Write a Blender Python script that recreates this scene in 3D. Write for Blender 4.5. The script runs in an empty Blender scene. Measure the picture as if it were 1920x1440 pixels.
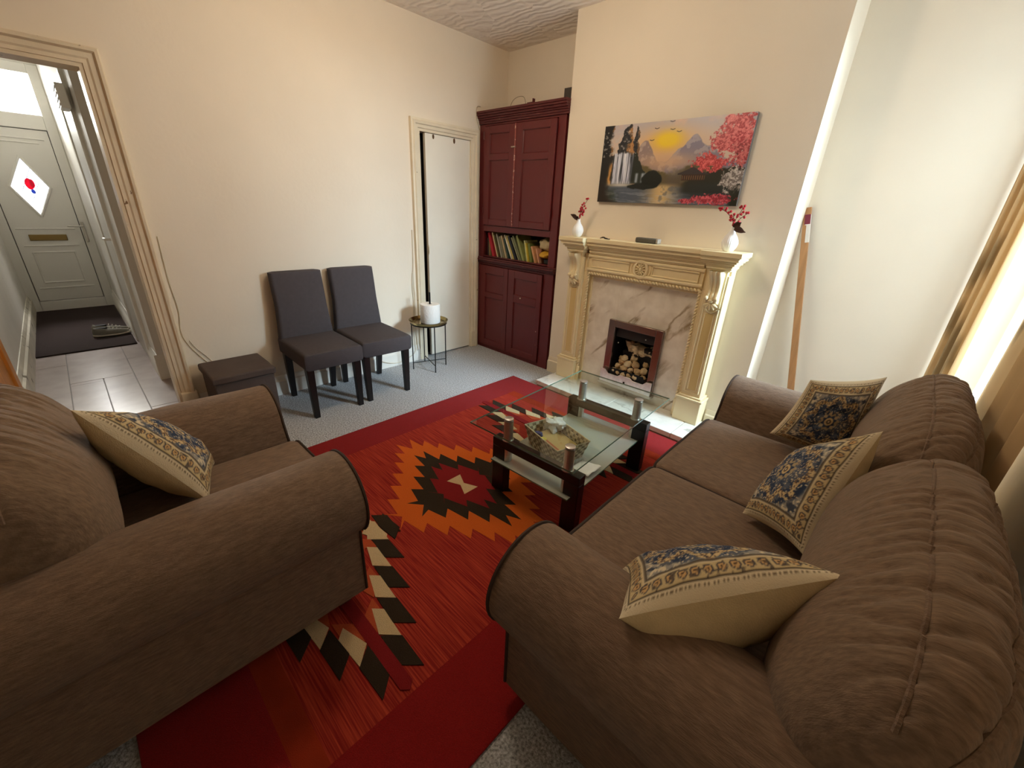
import bpy, bmesh, math, random
import numpy as np
from mathutils import Vector, Matrix, noise

random.seed(7)
S = bpy.context.scene
COL = S.collection
PI = math.pi

# ------------------------------------------------------------------ camera, world, light, exposure
cam_d = bpy.data.cameras.new('camera')
cam = bpy.data.objects.new('camera', cam_d)
COL.objects.link(cam)
RW = [[0.71845, 0.694089, 0.045493], [0.305224, -0.255815, -0.917277], [-0.625034, 0.672903, -0.395643]]
cam.matrix_world = Matrix(((RW[0][0], -RW[1][0], -RW[2][0], 3.224),
                           (RW[0][1], -RW[1][1], -RW[2][1], -2.883),
                           (RW[0][2], -RW[1][2], -RW[2][2], 1.4),
                           (0, 0, 0, 1)))
cam_d.sensor_fit = 'HORIZONTAL'
cam_d.sensor_width = 36.0
cam_d.lens = 14.4354
cam_d.clip_start = 0.02
S.camera = cam

world = bpy.data.worlds.new('overcast_sky')
S.world = world
world.use_nodes = True
wb = world.node_tree.nodes['Background']
wb.inputs[0].default_value = (0.86, 0.93, 1.0, 1)
wb.inputs[1].default_value = 3.0


def area_light(name, loc, direction, sx, sy, power, col):
    d = bpy.data.lights.new(name, 'AREA')
    d.shape = 'RECTANGLE'
    d.size, d.size_y, d.energy, d.color = sx, sy, power, col
    o = bpy.data.objects.new(name, d)
    COL.objects.link(o)
    o.location = loc
    o.rotation_euler = Vector(direction).to_track_quat('-Z', 'Y').to_euler()
    return o


# daylight outside the curtained window and outside the glazed front door
area_light('window_daylight', (5.7, 0.34, 2.75), (-1, -0.23, -0.36), 1.0, 1.3, 860, (0.68, 0.85, 1.0))
area_light('front_door_daylight', (-5.6, -2.97, 2.75), (1, 0, -0.40), 0.9, 1.0, 420, (1.0, 0.95, 0.87))

# warm fill lamp added out of view, above the frame (its pendant is built with the other things)
FILL_LAMP = (1.45, -1.50, 2.44)
ld_ = bpy.data.lights.new('fill_lamp_bulb', 'POINT')
ld_.energy, ld_.color, ld_.shadow_soft_size = 26, (1.0, 0.83, 0.63), 0.14
lo_ = bpy.data.objects.new('fill_lamp_bulb', ld_)
COL.objects.link(lo_)
lo_.location = FILL_LAMP

S.view_settings.view_transform = 'Standard'
S.view_settings.look = 'None'
S.view_settings.exposure = 0.40
S.view_settings.gamma = 1.0
S.view_settings.use_curve_mapping = False
S.cycles.max_bounces = 10
S.cycles.diffuse_bounces = 6
S.cycles.transparent_max_bounces = 16
S.cycles.use_denoising = True
S.cycles.caustics_reflective = False
S.cycles.caustics_refractive = False


# ------------------------------------------------------------------ helpers
def lin(c):
    r = []
    for v in c[:3]:
        v = v / 255.0
        r.append(v / 12.92 if v <= 0.04045 else ((v + 0.055) / 1.055) ** 2.4)
    return (r[0], r[1], r[2], 1.0)


def mat(name, col, rough=0.6, metal=0.0, spec=0.4, vary=None, bump=None, stretch=None, attr=None, sheen=0.0,
        coat=0.0, col2=None, spots=None):
    """Procedural material. vary=(scale, amount) darkens and lightens with noise, bump=(scale, strength),
    stretch=(sx,sy,sz) scales the object coordinates, col2 is a second colour mixed in by the vary noise."""
    m = bpy.data.materials.new(name)
    m.use_nodes = True
    nt = m.node_tree
    N, L = nt.nodes, nt.links
    b = N['Principled BSDF']
    b.inputs['Roughness'].default_value = rough
    b.inputs['Metallic'].default_value = metal
    b.inputs['Specular IOR Level'].default_value = spec
    if sheen:
        b.inputs['Sheen Weight'].default_value = sheen
        b.inputs['Sheen Roughness'].default_value = 0.5
    if coat:
        b.inputs['Coat Weight'].default_value = coat
        b.inputs['Coat Roughness'].default_value = 0.15
    c = lin(col)
    b.inputs['Base Color'].default_value = c
    tc = N.new('ShaderNodeTexCoord')
    mp = N.new('ShaderNodeMapping')
    L.new(tc.outputs['Object'], mp.inputs['Vector'])
    if stretch:
        mp.inputs['Scale'].default_value = stretch
    src = None
    if attr:
        a = N.new('ShaderNodeAttribute')
        a.attribute_name = attr
        src = a.outputs['Color']
    if vary:
        n = N.new('ShaderNodeTexNoise')
        n.inputs['Scale'].default_value = vary[0]
        n.inputs['Detail'].default_value = 5
        L.new(mp.outputs['Vector'], n.inputs['Vector'])
        r = N.new('ShaderNodeMapRange')
        r.inputs['From Min'].default_value = 0.3
        r.inputs['From Max'].default_value = 0.7
        L.new(n.outputs['Fac'], r.inputs['Value'])
        mx = N.new('ShaderNodeMix')
        mx.data_type = 'RGBA'
        L.new(r.outputs['Result'], mx.inputs[0])
        if col2 is not None:
            mx.inputs['A'].default_value = c
            mx.inputs['B'].default_value = lin(col2)
            src = mx.outputs['Result']
        else:
            k = vary[1]
            mx.blend_type = 'MIX'
            mx.inputs['A'].default_value = (1 - k, 1 - k, 1 - k, 1)
            mx.inputs['B'].default_value = (1 + k, 1 + k, 1 + k, 1)
            mu = N.new('ShaderNodeMix')
            mu.data_type = 'RGBA'
            mu.blend_type = 'MULTIPLY'
            mu.inputs[0].default_value = 1.0
            if src is not None:
                L.new(src, mu.inputs['A'])
            else:
                mu.inputs['A'].default_value = c
            L.new(mx.outputs['Result'], mu.inputs['B'])
            src = mu.outputs['Result']
    if spots:  # chips and scuffs of another colour: (scale, threshold, colour)
        n = N.new('ShaderNodeTexNoise')
        n.inputs['Scale'].default_value = spots[0]
        n.inputs['Detail'].default_value = 3
        L.new(tc.outputs['Object'], n.inputs['Vector'])
        r = N.new('ShaderNodeMapRange')
        r.inputs['From Min'].default_value = spots[1]
        r.inputs['From Max'].default_value = spots[1] + 0.03
        L.new(n.outputs['Fac'], r.inputs['Value'])
        mx = N.new('ShaderNodeMix')
        mx.data_type = 'RGBA'
        L.new(r.outputs['Result'], mx.inputs[0])
        if src is not None:
            L.new(src, mx.inputs['A'])
        else:
            mx.inputs['A'].default_value = c
        mx.inputs['B'].default_value = lin(spots[2])
        src = mx.outputs['Result']
    if src is not None:
        L.new(src, b.inputs['Base Color'])
    if bump:
        n = N.new('ShaderNodeTexNoise')
        n.inputs['Scale'].default_value = bump[0]
        n.inputs['Detail'].default_value = 4
        L.new(mp.outputs['Vector'], n.inputs['Vector'])
        bp = N.new('ShaderNodeBump')
        bp.inputs['Strength'].default_value = bump[1]
        bp.inputs['Distance'].default_value = 0.01
        L.new(n.outputs['Fac'], bp.inputs['Height'])
        L.new(bp.outputs['Normal'], b.inputs['Normal'])
    return m


def glass_mat(name, tint, gloss_rough=0.02, haze=0.0, haze_col=(1, 1, 1), ior=1.5):
    m = bpy.data.materials.new(name)
    m.use_nodes = True
    nt = m.node_tree
    N, L = nt.nodes, nt.links
    out = N['Material Output']
    N.remove(N['Principled BSDF'])
    tr = N.new('ShaderNodeBsdfTransparent')
    tr.inputs['Color'].default_value = (*tint, 1)
    gl = N.new('ShaderNodeBsdfGlossy')
    gl.inputs['Roughness'].default_value = gloss_rough
    fr = N.new('ShaderNodeFresnel')
    fr.inputs['IOR'].default_value = ior
    base = tr.outputs[0]
    if haze:
        df = N.new('ShaderNodeBsdfDiffuse')
        df.inputs['Color'].default_value = (*haze_col, 1)
        mx = N.new('ShaderNodeMixShader')
        mx.inputs[0].default_value = haze
        L.new(base, mx.inputs[1])
        L.new(df.outputs[0], mx.inputs[2])
        base = mx.outputs[0]
    m2 = N.new('ShaderNodeMixShader')
    ge = N.new('ShaderNodeNewGeometry')
    ou = N.new('ShaderNodeMath')
    ou.operation = 'SUBTRACT'
    ou.inputs[0].default_value = 1.0
    L.new(ge.outputs['Backfacing'], ou.inputs[1])
    mm = N.new('ShaderNodeMath')
    mm.operation = 'MULTIPLY'
    L.new(fr.outputs[0], mm.inputs[0])
    L.new(ou.outputs[0], mm.inputs[1])
    L.new(mm.outputs[0], m2.inputs[0])
    L.new(base, m2.inputs[1])
    L.new(gl.outputs[0], m2.inputs[2])
    L.new(m2.outputs[0], out.inputs['Surface'])
    return m


FRAME = {}     # thing -> (matrix from world to the thing's own frame)


class MB:
    """Collects vertices and faces (world coordinates unless local=True at build)."""
    def __init__(s):
        s.v, s.f, s.m = [], [], []

    def add(s, vs, fs, mi=0):
        n = len(s.v)
        s.v += [tuple(p) for p in vs]
        s.f += [tuple(i + n for i in f) for f in fs]
        s.m += [mi] * len(fs)
        return s

    def box(s, x0, x1, y0, y1, z0, z1, mi=0, M=None):
        vs = [Vector((x, y, z)) for x in (x0, x1) for y in (y0, y1) for z in (z0, z1)]
        if M is not None:
            vs = [M @ p for p in vs]
        return s.add(vs, [(0, 1, 3, 2), (4, 6, 7, 5), (0, 4, 5, 1), (2, 3, 7, 6), (0, 2, 6, 4), (1, 5, 7, 3)], mi)

    def frustum(s, c0, a0, c1, a1, mi=0):
        """square-section taper: centre c0 with half sizes a0=(hx,hy) to c1 with a1"""
        vs = []
        for c, a in ((c0, a0), (c1, a1)):
            for sx, sy in ((-1, -1), (1, -1), (1, 1), (-1, 1)):
                vs.append((c[0] + sx * a[0], c[1] + sy * a[1], c[2]))
        return s.add(vs, [(3, 2, 1, 0), (4, 5, 6, 7)] + [(i, (i + 1) % 4, 4 + (i + 1) % 4, 4 + i) for i in range(4)], mi)

    def prism(s, poly, fn, a, b, mi=0):
        """poly = 2D points; fn(p, q, t) -> 3D; extruded from t=a to t=b"""
        n = len(poly)
        vs = [fn(p, q, a) for p, q in poly] + [fn(p, q, b) for p, q in poly]
        fs = [tuple(range(n - 1, -1, -1)), tuple(range(n, 2 * n))]
        fs += [(i, (i + 1) % n, n + (i + 1) % n, n + i) for i in range(n)]
        return s.add(vs, fs, mi)

    def tube(s, pts, r, n=8, closed=False, mi=0):
        pts = [Vector(p) for p in pts]
        k = len(pts)
        vs, fs = [], []
        ref = Vector((0.13, 0.31, 0.94)).normalized()
        for i, p in enumerate(pts):
            if closed:
                d = pts[(i + 1) % k] - pts[i - 1]
            else:
                d = pts[min(i + 1, k - 1)] - pts[max(i - 1, 0)]
            d.normalize()
            if i == 0:
                u = d.cross(ref)
                if u.length < 0.05:
                    u = d.cross(Vector((1, 0, 0)))
            else:
                u = u - d * u.dot(d)
            u.normalize()
            w = d.cross(u)
            rr = r[i] if isinstance(r, (list, tuple)) else r
            for j in range(n):
                a = 2 * PI * j / n
                vs.append(p + u * math.cos(a) * rr + w * math.sin(a) * rr)
        for i in range(k if closed else k - 1):
            for j in range(n):
                i2 = (i + 1) % k
                fs.append((i * n + j, i * n + (j + 1) % n, i2 * n + (j + 1) % n, i2 * n + j))
        if not closed:
            fs.append(tuple(range(n - 1, -1, -1)))
            fs.append(tuple(range((k - 1) * n, k * n)))
        return s.add(vs, fs, mi)

    def lathe(s, prof, c, n=32, mi=0, rib=None):
        """prof = [(r, z)] from bottom to top about a vertical axis at c"""
        vs, fs = [], []
        for r, z in prof:
            for j in range(n):
                a = 2 * PI * j / n
                rr = r * (1 + (rib[1] * math.cos(rib[0] * a) if rib and rib[2] < z < rib[3] else 0))
                vs.append((c[0] + rr * math.cos(a), c[1] + rr * math.sin(a), c[2] + z))
        k = len(prof)
        for i in range(k - 1):
            for j in range(n):
                fs.append((i * n + j, i * n + (j + 1) % n, (i + 1) * n + (j + 1) % n, (i + 1) * n + j))
        if prof[0][0] > 1e-5:
            fs.append(tuple(range(n - 1, -1, -1)))
        if prof[-1][0] > 1e-5:
            fs.append(tuple(range((k - 1) * n, k * n)))
        return s.add(vs, fs, mi)

    def grid(s, nu, nv, fn, cu=False, cv=False, mi=0, caps=False):
        """fn(i, j) -> point; cu/cv close the grid in u/v"""
        vs = [fn(i, j) for i in range(nu) for j in range(nv)]
        fs = []
        for i in range(nu if cu else nu - 1):
            for j in range(nv if cv else nv - 1):
                i2, j2 = (i + 1) % nu, (j + 1) % nv
                fs.append((i * nv + j, i2 * nv + j, i2 * nv + j2, i * nv + j2))
        if caps:
            fs.append(tuple(range(nv)))
            fs.append(tuple(range((nu - 1) * nv + nv - 1, (nu - 1) * nv - 1, -1)))
        return s.add(vs, fs, mi)

    def ball(s, c, r, nu=10, nv=7, mi=0, M=None, wob=0, seed=0):
        r = r if isinstance(r, (tuple, list)) else (r, r, r)

        def fn(i, j):
            a, t = 2 * PI * i / nu, PI * (j + 0.02) / (nv - 1 + 0.04)
            d = Vector((math.cos(a) * math.sin(t), math.sin(a) * math.sin(t), -math.cos(t)))
            k = 1 + (wob * noise.noise(d * 1.7 + Vector((seed, seed * 2, 0))) if wob else 0)
            p = Vector((d.x * r[0] * k, d.y * r[1] * k, d.z * r[2] * k))
            if M is not None:
                p = M @ p
            return p + Vector(c)
        return s.grid(nu, nv, fn, cu=True, mi=mi)

    def build(s, name, mats, parent=None, org=None, smooth=True, angle=40, bevel=0.0, seg=2, local=False, cols=None):
        me = bpy.data.meshes.new(name)
        vs = s.v
        root = parent
        while root is not None and root not in FRAME:
            root = root.parent
        if not local:
            if root is not None:
                K = FRAME[root]
                vs = [tuple(K @ Vector(p)) for p in vs]
            elif org is not None:
                vs = [(p[0] - org[0], p[1] - org[1], p[2] - org[2]) for p in vs]
        me.from_pydata(vs, [], s.f)
        if not isinstance(mats, (list, tuple)):
            mats = [mats]
        for m in mats:
            me.materials.append(m)
        if len(mats) > 1:
            me.polygons.foreach_set('material_index', s.m)
        if cols is not None:
            a = me.color_attributes.new('Col', 'FLOAT_COLOR', 'POINT')
            a.data.foreach_set('color', np.asarray(cols, dtype=np.float32).ravel())
        bm = bmesh.new()
        bm.from_mesh(me)
        bmesh.ops.recalc_face_normals(bm, faces=bm.faces)
        bm.to_mesh(me)
        bm.free()
        if smooth:
            me.polygons.foreach_set('use_smooth', [True] * len(me.polygons))
            me.set_sharp_from_angle(angle=math.radians(angle))
        me.update()
        o = bpy.data.objects.new(name, me)
        COL.objects.link(o)
        if parent is not None:
            o.parent = parent
        elif org is not None:
            o.location = org
        if bevel:
            b = o.modifiers.new('bevel', 'BEVEL')
            b.width, b.segments, b.limit_method = bevel, seg, 'ANGLE'
            b.angle_limit = math.radians(40)
            b.harden_normals = False
        return o


def tag(o, label=None, cat=None, group=None, kind=None):
    if label:
        o['label'] = label
    if cat:
        o['category'] = cat
    if group:
        o['group'] = group
    if kind:
        o['kind'] = kind
    return o


def thing(name, label, cat, loc, rotz=0.0, group=None, kind=None, M=None):
    o = bpy.data.objects.new(name, None)
    COL.objects.link(o)
    o.empty_display_size = 0.1
    if M is not None:
        o.matrix_world = M
    else:
        o.location = loc
        o.rotation_euler = (0, 0, rotz)
        M = Matrix.Translation(loc) @ Matrix.Rotation(rotz, 4, 'Z')
    FRAME[o] = M.inverted()
    return tag(o, label, cat, group, kind)


def copy_tree(o, parent=None):
    c = o.copy()
    COL.objects.link(c)
    if parent is not None:
        c.parent = parent
    for ch in o.children:
        copy_tree(ch, c)
    return c


def catmull(pts, per, closed=False):
    out = []
    n = len(pts)
    for i in range(n if closed else n - 1):
        g = (lambda k: Vector(pts[k % n])) if closed else (lambda k: Vector(pts[max(0, min(n - 1, k))]))
        p0, p1, p2, p3 = g(i - 1), g(i), g(i + 1), g(i + 2)
        for k in range(per):
            t = k / per
            out.append(0.5 * ((2 * p1) + (p2 - p0) * t + (2 * p0 - 5 * p1 + 4 * p2 - p3) * t * t
                              + (3 * p1 - p0 - 3 * p2 + p3) * t ** 3))
    if not closed:
        out.append(Vector(pts[-1]))
    return out


def struct(o, label, cat):
    return tag(o, label, cat, kind='structure')

# ------------------------------------------------------------------ materials
WALL = mat('cream_wall_paint', (232, 221, 202), 0.75, vary=(2.2, 0.025), bump=(38, 0.08))
CEIL = mat('ceiling_paint', (240, 232, 222), 0.8)
TRIM = mat('cream_gloss_paint', (226, 214, 188), 0.42, vary=(9, 0.05), bump=(30, 0.1), spots=(26, 0.72, (120, 96, 66)))
WHITE = mat('white_gloss_paint', (232, 228, 218), 0.38, vary=(6, 0.03), bump=(22, 0.06))
UPVC = mat('white_plastic', (236, 234, 228), 0.3)
CARPET = mat('grey_carpet', (194, 196, 198), 0.95, spec=0.1, vary=(120, 0.6), bump=(300, 0.9))
TILE = mat('grey_stone_effect_tile', (176, 163, 160), 0.22, vary=(7, 0.09), bump=(40, 0.03))
GROUT = mat('grey_grout', (128, 118, 114), .6)
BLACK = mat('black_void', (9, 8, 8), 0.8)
CHROME = mat('brushed_chrome', (206, 202, 194), 0.34, metal=0.85, vary=(3, .06), stretch=(1, 1, 40))
BRASS = mat('aged_brass', (150, 130, 84), 0.35, metal=1.0)
MARBLE = None


def marble(name, base, vein, scale, rough):
    m = mat(name, base, rough)
    nt = m.node_tree
    N, L = nt.nodes, nt.links
    b = N['Principled BSDF']
    tc = N.new('ShaderNodeTexCoord')
    mp = N.new('ShaderNodeMapping')
    mp.vector_type = 'TEXTURE'
    mp.inputs['Rotation'].default_value = (0.0, 0.72, 0.0)
    mp.inputs['Scale'].default_value = (1.0, 1.0, 3.2)
    L.new(tc.outputs['Object'], mp.inputs['Vector'])
    n1 = N.new('ShaderNodeTexNoise')
    n1.inputs['Scale'].default_value = scale
    n1.inputs['Detail'].default_value = 6
    n1.inputs['Distortion'].default_value = 0.35
    L.new(mp.outputs['Vector'], n1.inputs['Vector'])
    # thin veins where the noise crosses one half
    a = N.new('ShaderNodeMath')
    a.operation = 'SUBTRACT'
    a.inputs[1].default_value = 0.5
    L.new(n1.outputs['Fac'], a.inputs[0])
    ab = N.new('ShaderNodeMath')
    ab.operation = 'ABSOLUTE'
    L.new(a.outputs[0], ab.inputs[0])
    r = N.new('ShaderNodeMapRange')
    r.inputs['From Min'].default_value = 0.0
    r.inputs['From Max'].default_value = 0.03
    r.inputs['To Min'].default_value = 1.0
    r.inputs['To Max'].default_value = 0.0
    L.new(ab.outputs[0], r.inputs['Value'])
    n2 = N.new('ShaderNodeTexNoise')
    n2.inputs['Scale'].default_value = scale * 1.3
    L.new(tc.outputs['Object'], n2.inputs['Vector'])
    r2 = N.new('ShaderNodeMapRange')
    r2.inputs['From Min'].default_value = 0.42
    r2.inputs['From Max'].default_value = 0.58
    L.new(n2.outputs['Fac'], r2.inputs['Value'])
    mu = N.new('ShaderNodeMath')
    mu.operation = 'MULTIPLY'
    L.new(r.outputs[0], mu.inputs[0])
    L.new(r2.outputs[0], mu.inputs[1])
    n3 = N.new('ShaderNodeTexNoise')
    n3.inputs['Scale'].default_value = scale * 3.5
    n3.inputs['Detail'].default_value = 5
    L.new(tc.outputs['Object'], n3.inputs['Vector'])
    r3 = N.new('ShaderNodeMapRange')
    r3.inputs['From Min'].default_value = 0.35
    r3.inputs['From Max'].default_value = 0.75
    r3.inputs['To Max'].default_value = 0.35
    L.new(n3.outputs['Fac'], r3.inputs['Value'])
    mxv = N.new('ShaderNodeMath')
    mxv.operation = 'MAXIMUM'
    L.new(mu.outputs[0], mxv.inputs[0])
    L.new(r3.outputs[0], mxv.inputs[1])
    mx = N.new('ShaderNodeMix')
    mx.data_type = 'RGBA'
    L.new(mxv.outputs[0], mx.inputs[0])
    mx.inputs['A'].default_value = lin(base)
    mx.inputs['B'].default_value = lin(vein)
    L.new(mx.outputs['Result'], b.inputs['Base Color'])
    return m


MARBLE = marble('cream_veined_marble', (240, 234, 220), (156, 136, 104), 3.0, 0.25)
HEARTHM = marble('white_hearth_marble', (232, 232, 224), (176, 176, 168), 4.2, 0.22)

# artex swirls on the ceiling
nt = CEIL.node_tree
N, L = nt.nodes, nt.links
tc = N.new('ShaderNodeTexCoord')
vo = N.new('ShaderNodeTexVoronoi')
vo.inputs['Scale'].default_value = 3.2
L.new(tc.outputs['Object'], vo.inputs['Vector'])
wv = N.new('ShaderNodeTexWave')
wv.wave_type = 'RINGS'
wv.inputs['Scale'].default_value = 6.0
wv.inputs['Distortion'].default_value = 7.0
wv.inputs['Detail'].default_value = 2.0
sub = N.new('ShaderNodeVectorMath')
sub.operation = 'SUBTRACT'
L.new(tc.outputs['Object'], sub.inputs[0])
L.new(vo.outputs['Position'], sub.inputs[1])
L.new(sub.outputs[0], wv.inputs['Vector'])
bp = N.new('ShaderNodeBump')
bp.inputs['Strength'].default_value = 0.55
bp.inputs['Distance'].default_value = 0.012
L.new(wv.outputs['Fac'], bp.inputs['Height'])
L.new(bp.outputs['Normal'], N['Principled BSDF'].inputs['Normal'])

# ------------------------------------------------------------------ room shell
ZC = 2.67
XR = 3.68
YN = -3.72
B = MB().box(-.12, XR, YN, 0.34, -0.08, 0.0)
struct(B.build('floor', CARPET, org=(0, 0, 0), smooth=False), 'grey speckled carpet covering the living room floor', 'floor')
B = MB().box(-0.12, XR + 0.28, YN - 0.1, 0.5, ZC, ZC + 0.1)
struct(B.build('ceiling', CEIL, org=(0, 0, 0), smooth=False), 'white ceiling with swirled textured plaster', 'ceiling')

B = MB()
B.box(-0.12, 0, YN, -3.31, 0, ZC)
B.box(-0.12, 0, -3.31, -2.605, 1.93, ZC)
B.box(-0.12, 0, -2.605, -0.665, 0, ZC)
B.box(-0.12, 0, -0.665, -0.115, 1.945, ZC)
B.box(-0.12, 0, -0.115, 0.34, 0, ZC)
struct(B.build('wall_left', WALL, org=(0, 0, 0), smooth=False), 'cream wall behind the two grey chairs, with the hall doorway', 'wall')
B = MB()
B.box(0, 1.0, 0.335, 0.5, 0, ZC)
B.box(2.632, XR + 0.28, 0.30, 0.5, 0, ZC)
struct(B.build('wall_back', WALL, org=(0, 0.33, 0), smooth=False), 'cream alcove wall beside the chimney breast', 'wall')
B = MB()
B.box(0.997, 1.655, 0, 0.5, 0, ZC)
B.box(2.012, 2.634, 0, 0.5, 0, ZC)
B.box(1.655, 2.012, 0, 0.5, 0.62, ZC)
B.box(1.655, 2.012, 0.26, 0.5, 0, 0.62)
struct(B.build('wall_chimney', WALL, org=(1.8, 0, 0), smooth=False), 'cream chimney breast that carries the fireplace and the picture', 'wall')
WY0, WY1, WZ0, WZ1 = -.54, 0.26, 0.42, 2.30
B = MB()
B.box(XR, XR + 0.28, YN - 0.1, WY0, 0, ZC)
B.box(XR, XR + 0.28, WY1, 0.30, 0, ZC)
B.box(XR, XR + 0.28, WY0, WY1, 0, WZ0)
B.box(XR, XR + 0.28, WY0, WY1, WZ1, ZC)
struct(B.build('wall_right', WALL, org=(XR, 0, 0), smooth=False), 'cream window wall behind the long sofa', 'wall')
B = MB().box(-0.12, XR, YN - 0.1, YN, 0, ZC)
struct(B.build('wall_near', mat('tan_wall_paint', (150, 132, 112), .75, vary=(2.2, .03)), org=(0, YN, 0), smooth=False), 'tan wall behind the armchair', 'wall')

# window with white frame and glass
GLASS = glass_mat('window_glass', (0.96, 0.98, 0.98))
w = struct(thing('window_1', 'white framed window behind the sofa, mostly covered by curtains', 'window', (XR + 0.2, -0.63, WZ0)), None, None)
f = MB()
xa, xb = XR + 0.17, XR + 0.23
f.box(xa, xb, WY0, WY0 + .06, WZ0, WZ1).box(xa, xb, WY1 - .06, WY1, WZ0, WZ1)
f.box(xa, xb, WY0 + .06, WY1 - .06, WZ0, WZ0 + .07).box(xa, xb, WY0 + .06, WY1 - .06, WZ1 - .06, WZ1)
f.box(xa, xb, -.17, -.11, WZ0 + .07, WZ1 - .06)
f.build('frame', UPVC, w, bevel=.004)
for a, b_ in ((WY0 + .06, -.17), (-.11, WY1 - .06)):
    MB().box(XR + .197, XR + .203, a, b_, WZ0 + .07, WZ1 - .06).build('pane', GLASS, w, smooth=False)
MB().box(XR + .0, XR + .17, WY0, WY1, WZ0 - .0, WZ0 + .025).build('window_sill', WHITE, w, bevel=.006)

# skirting boards
def skirting(name, label, runs, h=0.14, t=0.02, m=TRIM):
    B = MB()
    for (x0, y0, x1, y1, nx, ny) in runs:
        prof = [(0, 0), (t, 0), (t, h * .72), (t * .55, h * .78), (t * .55, h * .86), (t * .2, h), (0, h)]
        B.prism(prof, lambda p, q, k, a=(x0, y0, x1, y1, nx, ny): (a[0] + (a[2] - a[0]) * k + a[4] * p,
                                                                 a[1] + (a[3] - a[1]) * k + a[5] * p, q), 0, 1)
    return struct(B.build(name, m, org=(runs[0][0], runs[0][1], 0), bevel=0), label, 'skirting board')


skirting('baseboard_left', 'cream skirting board along the wall behind the chairs', [(0, -2.5, 0, -.755, 1, 0)], 0.15, m=WHITE)
skirting('baseboard_chimney', 'cream skirting pieces either side of the fireplace', [(1.0, 0, 1.18, 0, 0, -1), (2.45, 0, 2.634, 0, 0, -1)], 0.145)
skirting('baseboard_right', 'cream skirting board in the right alcove', [(2.64, .30, XR, .30, 0, -1)], 0.145)

# architraves: moulded frames swept around the openings of the left wall
def architrave(name, label, y0, y1, zt, w_, prof, plinth=0.0, left=True, right=True, m=TRIM):
    """y1 is the right jamb (towards the fireplace), y0 the left one; prof = [(offset from opening, depth)]"""
    B = MB()
    path = []
    if left:
        path.append((y0, 0.0, -1, 0))
    path.append((y0, zt, -1, 1))
    path.append((y1, zt, 1, 1))
    if right:
        path.append((y1, 0.0, 1, 0))
    n = len(prof)
    vs, fs = [], []
    for (y, z, sy, sz) in path:
        for (o_, d) in prof:
            vs.append((d, y + sy * o_, z + sz * o_))
    for i in range(len(path) - 1):
        for j in range(n - 1):
            fs.append((i * n + j, i * n + j + 1, (i + 1) * n + j + 1, (i + 1) * n + j))
    B.add(vs, fs)
    return B


PROF = [(-.004, -.125), (-.004, .012), (.012, .014), (.014, .02), (.03, .021), (.038, .027), (.058, .03), (.066, .044), (.078, .046), (.084, .038), (.086, .0)]
tr = struct(thing('trim_1', 'thick moulded cream architrave around the hall doorway', 'door frame', (0, -2.96, 0)), None, None)
architrave('architrave', '', -3.31, -2.605, 1.93, .085, PROF, left=True).build('architrave', TRIM, tr, angle=25)
MB().box(0, .05, -2.60, -2.512, 0, .19).build('plinth_block', TRIM, tr, bevel=.006)
PROF2 = [(-.003, -.03), (-.003, .012), (.014, .014), (.02, .022), (.04, .024), (.046, .034), (.062, .036), (.07, .028), (.084, .026), (.086, 0)]
tr = struct(thing('trim_2', 'narrow cream architrave around the closet door', 'door frame', (0, -.39, 0)), None, None)
MB2 = architrave('a', '', -.665, -.115, 1.93, .085, [(o_ , d) for o_, d in PROF2])
MB2.build('architrave', TRIM, tr, angle=25)
MB().box(-.11, -.03, -.70, -.665, 0, 1.945).box(-.11, -.03, -.115, -.09, 0, 1.945).box(-.11, -.03, -.70, -.09, 1.93, 1.945).build('lining', TRIM, tr)
MB().box(0, .03, -.112, -.03, 0, .17).build('plinth_block', TRIM, tr, bevel=.005)

# closet door, standing slightly open with a black gap on its left
d = struct(thing('door_2', 'plain cream closet door left slightly ajar beside the maroon cupboard', 'door', (-.01, -.36, 0)), None, None)
MB().box(-.034, -.002, -.602, -.118, .012, 1.925).build('door_leaf', mat('cream_door_paint', (234, 228, 212), .45, vary=(3, .03), bump=(16, .06), spots=(9, .74, (96, 74, 50))), d, bevel=.004)
MB().box(-.006, .004, -.603, -.596, .97, 1.05).box(.0, .012, -.606, -.600, .985, 1.035).build('latch', TRIM, d, bevel=.002)
for z in (1.62, .34):
    MB().tube([(.004, -.118, z), (.004, -.118, z + .09)], .007).build('hinge', TRIM, d)
h = MB()
for y, z, r in ((-.52, 1.905, .012), (-.30, 1.90, .014)):
    h.ball((.0, y, z), (.004, r * .8, r * 1.5))
h.build('paint_chip', mat('bare_wood_chip', (92, 66, 40), .8), d)
MB().box(-.7, -.115, -.70, .0, 0, 2.0).box(-.69, -.13, -.69, -.01, .01, 1.99).build('black_closet_box', BLACK, d, smooth=False)  # plain black box puts the shade inside the closet into colour

# ------------------------------------------------------------------ hall beyond the doorway
HX = -4.115
fl = struct(thing('floor.001', 'grey tiled hall floor seen through the doorway', 'floor', (-2, -3, 0)), None, None)
MB().box(HX - .1, -.12, -3.40, -1.6, -.08, -.006).build('grout_bed', GROUT, fl, smooth=False)
tiles = []
for a, b_ in ((0, -.42), (-.424, -1.70), (-1.704, -3.0), (-3.004, HX)):
    tiles.append((b_, a, -3.40, -3.119))
tiles += [(-1.110, 0, -3.115, -2.932), (-1.168, 0, -2.928, -2.747), (-2.5, -1.172, -3.115, -2.747), (HX, -2.504, -3.115, -2.747)]
for a, b_ in ((0, -.335), (-.339, -1.6), (-1.604, -2.9), (-2.904, HX)):
    tiles.append((b_, a, -2.743, -2.373))
for a, b_ in ((0, -.5), (-.504, -.9)):
    tiles.append((b_, a, -2.369, -1.6))
for x0, x1, y0, y1 in tiles:
    MB().box(x0, x1, y0, y1, -.006, 0.0).build('tile', TILE, fl, bevel=.0015, seg=1)
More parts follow.
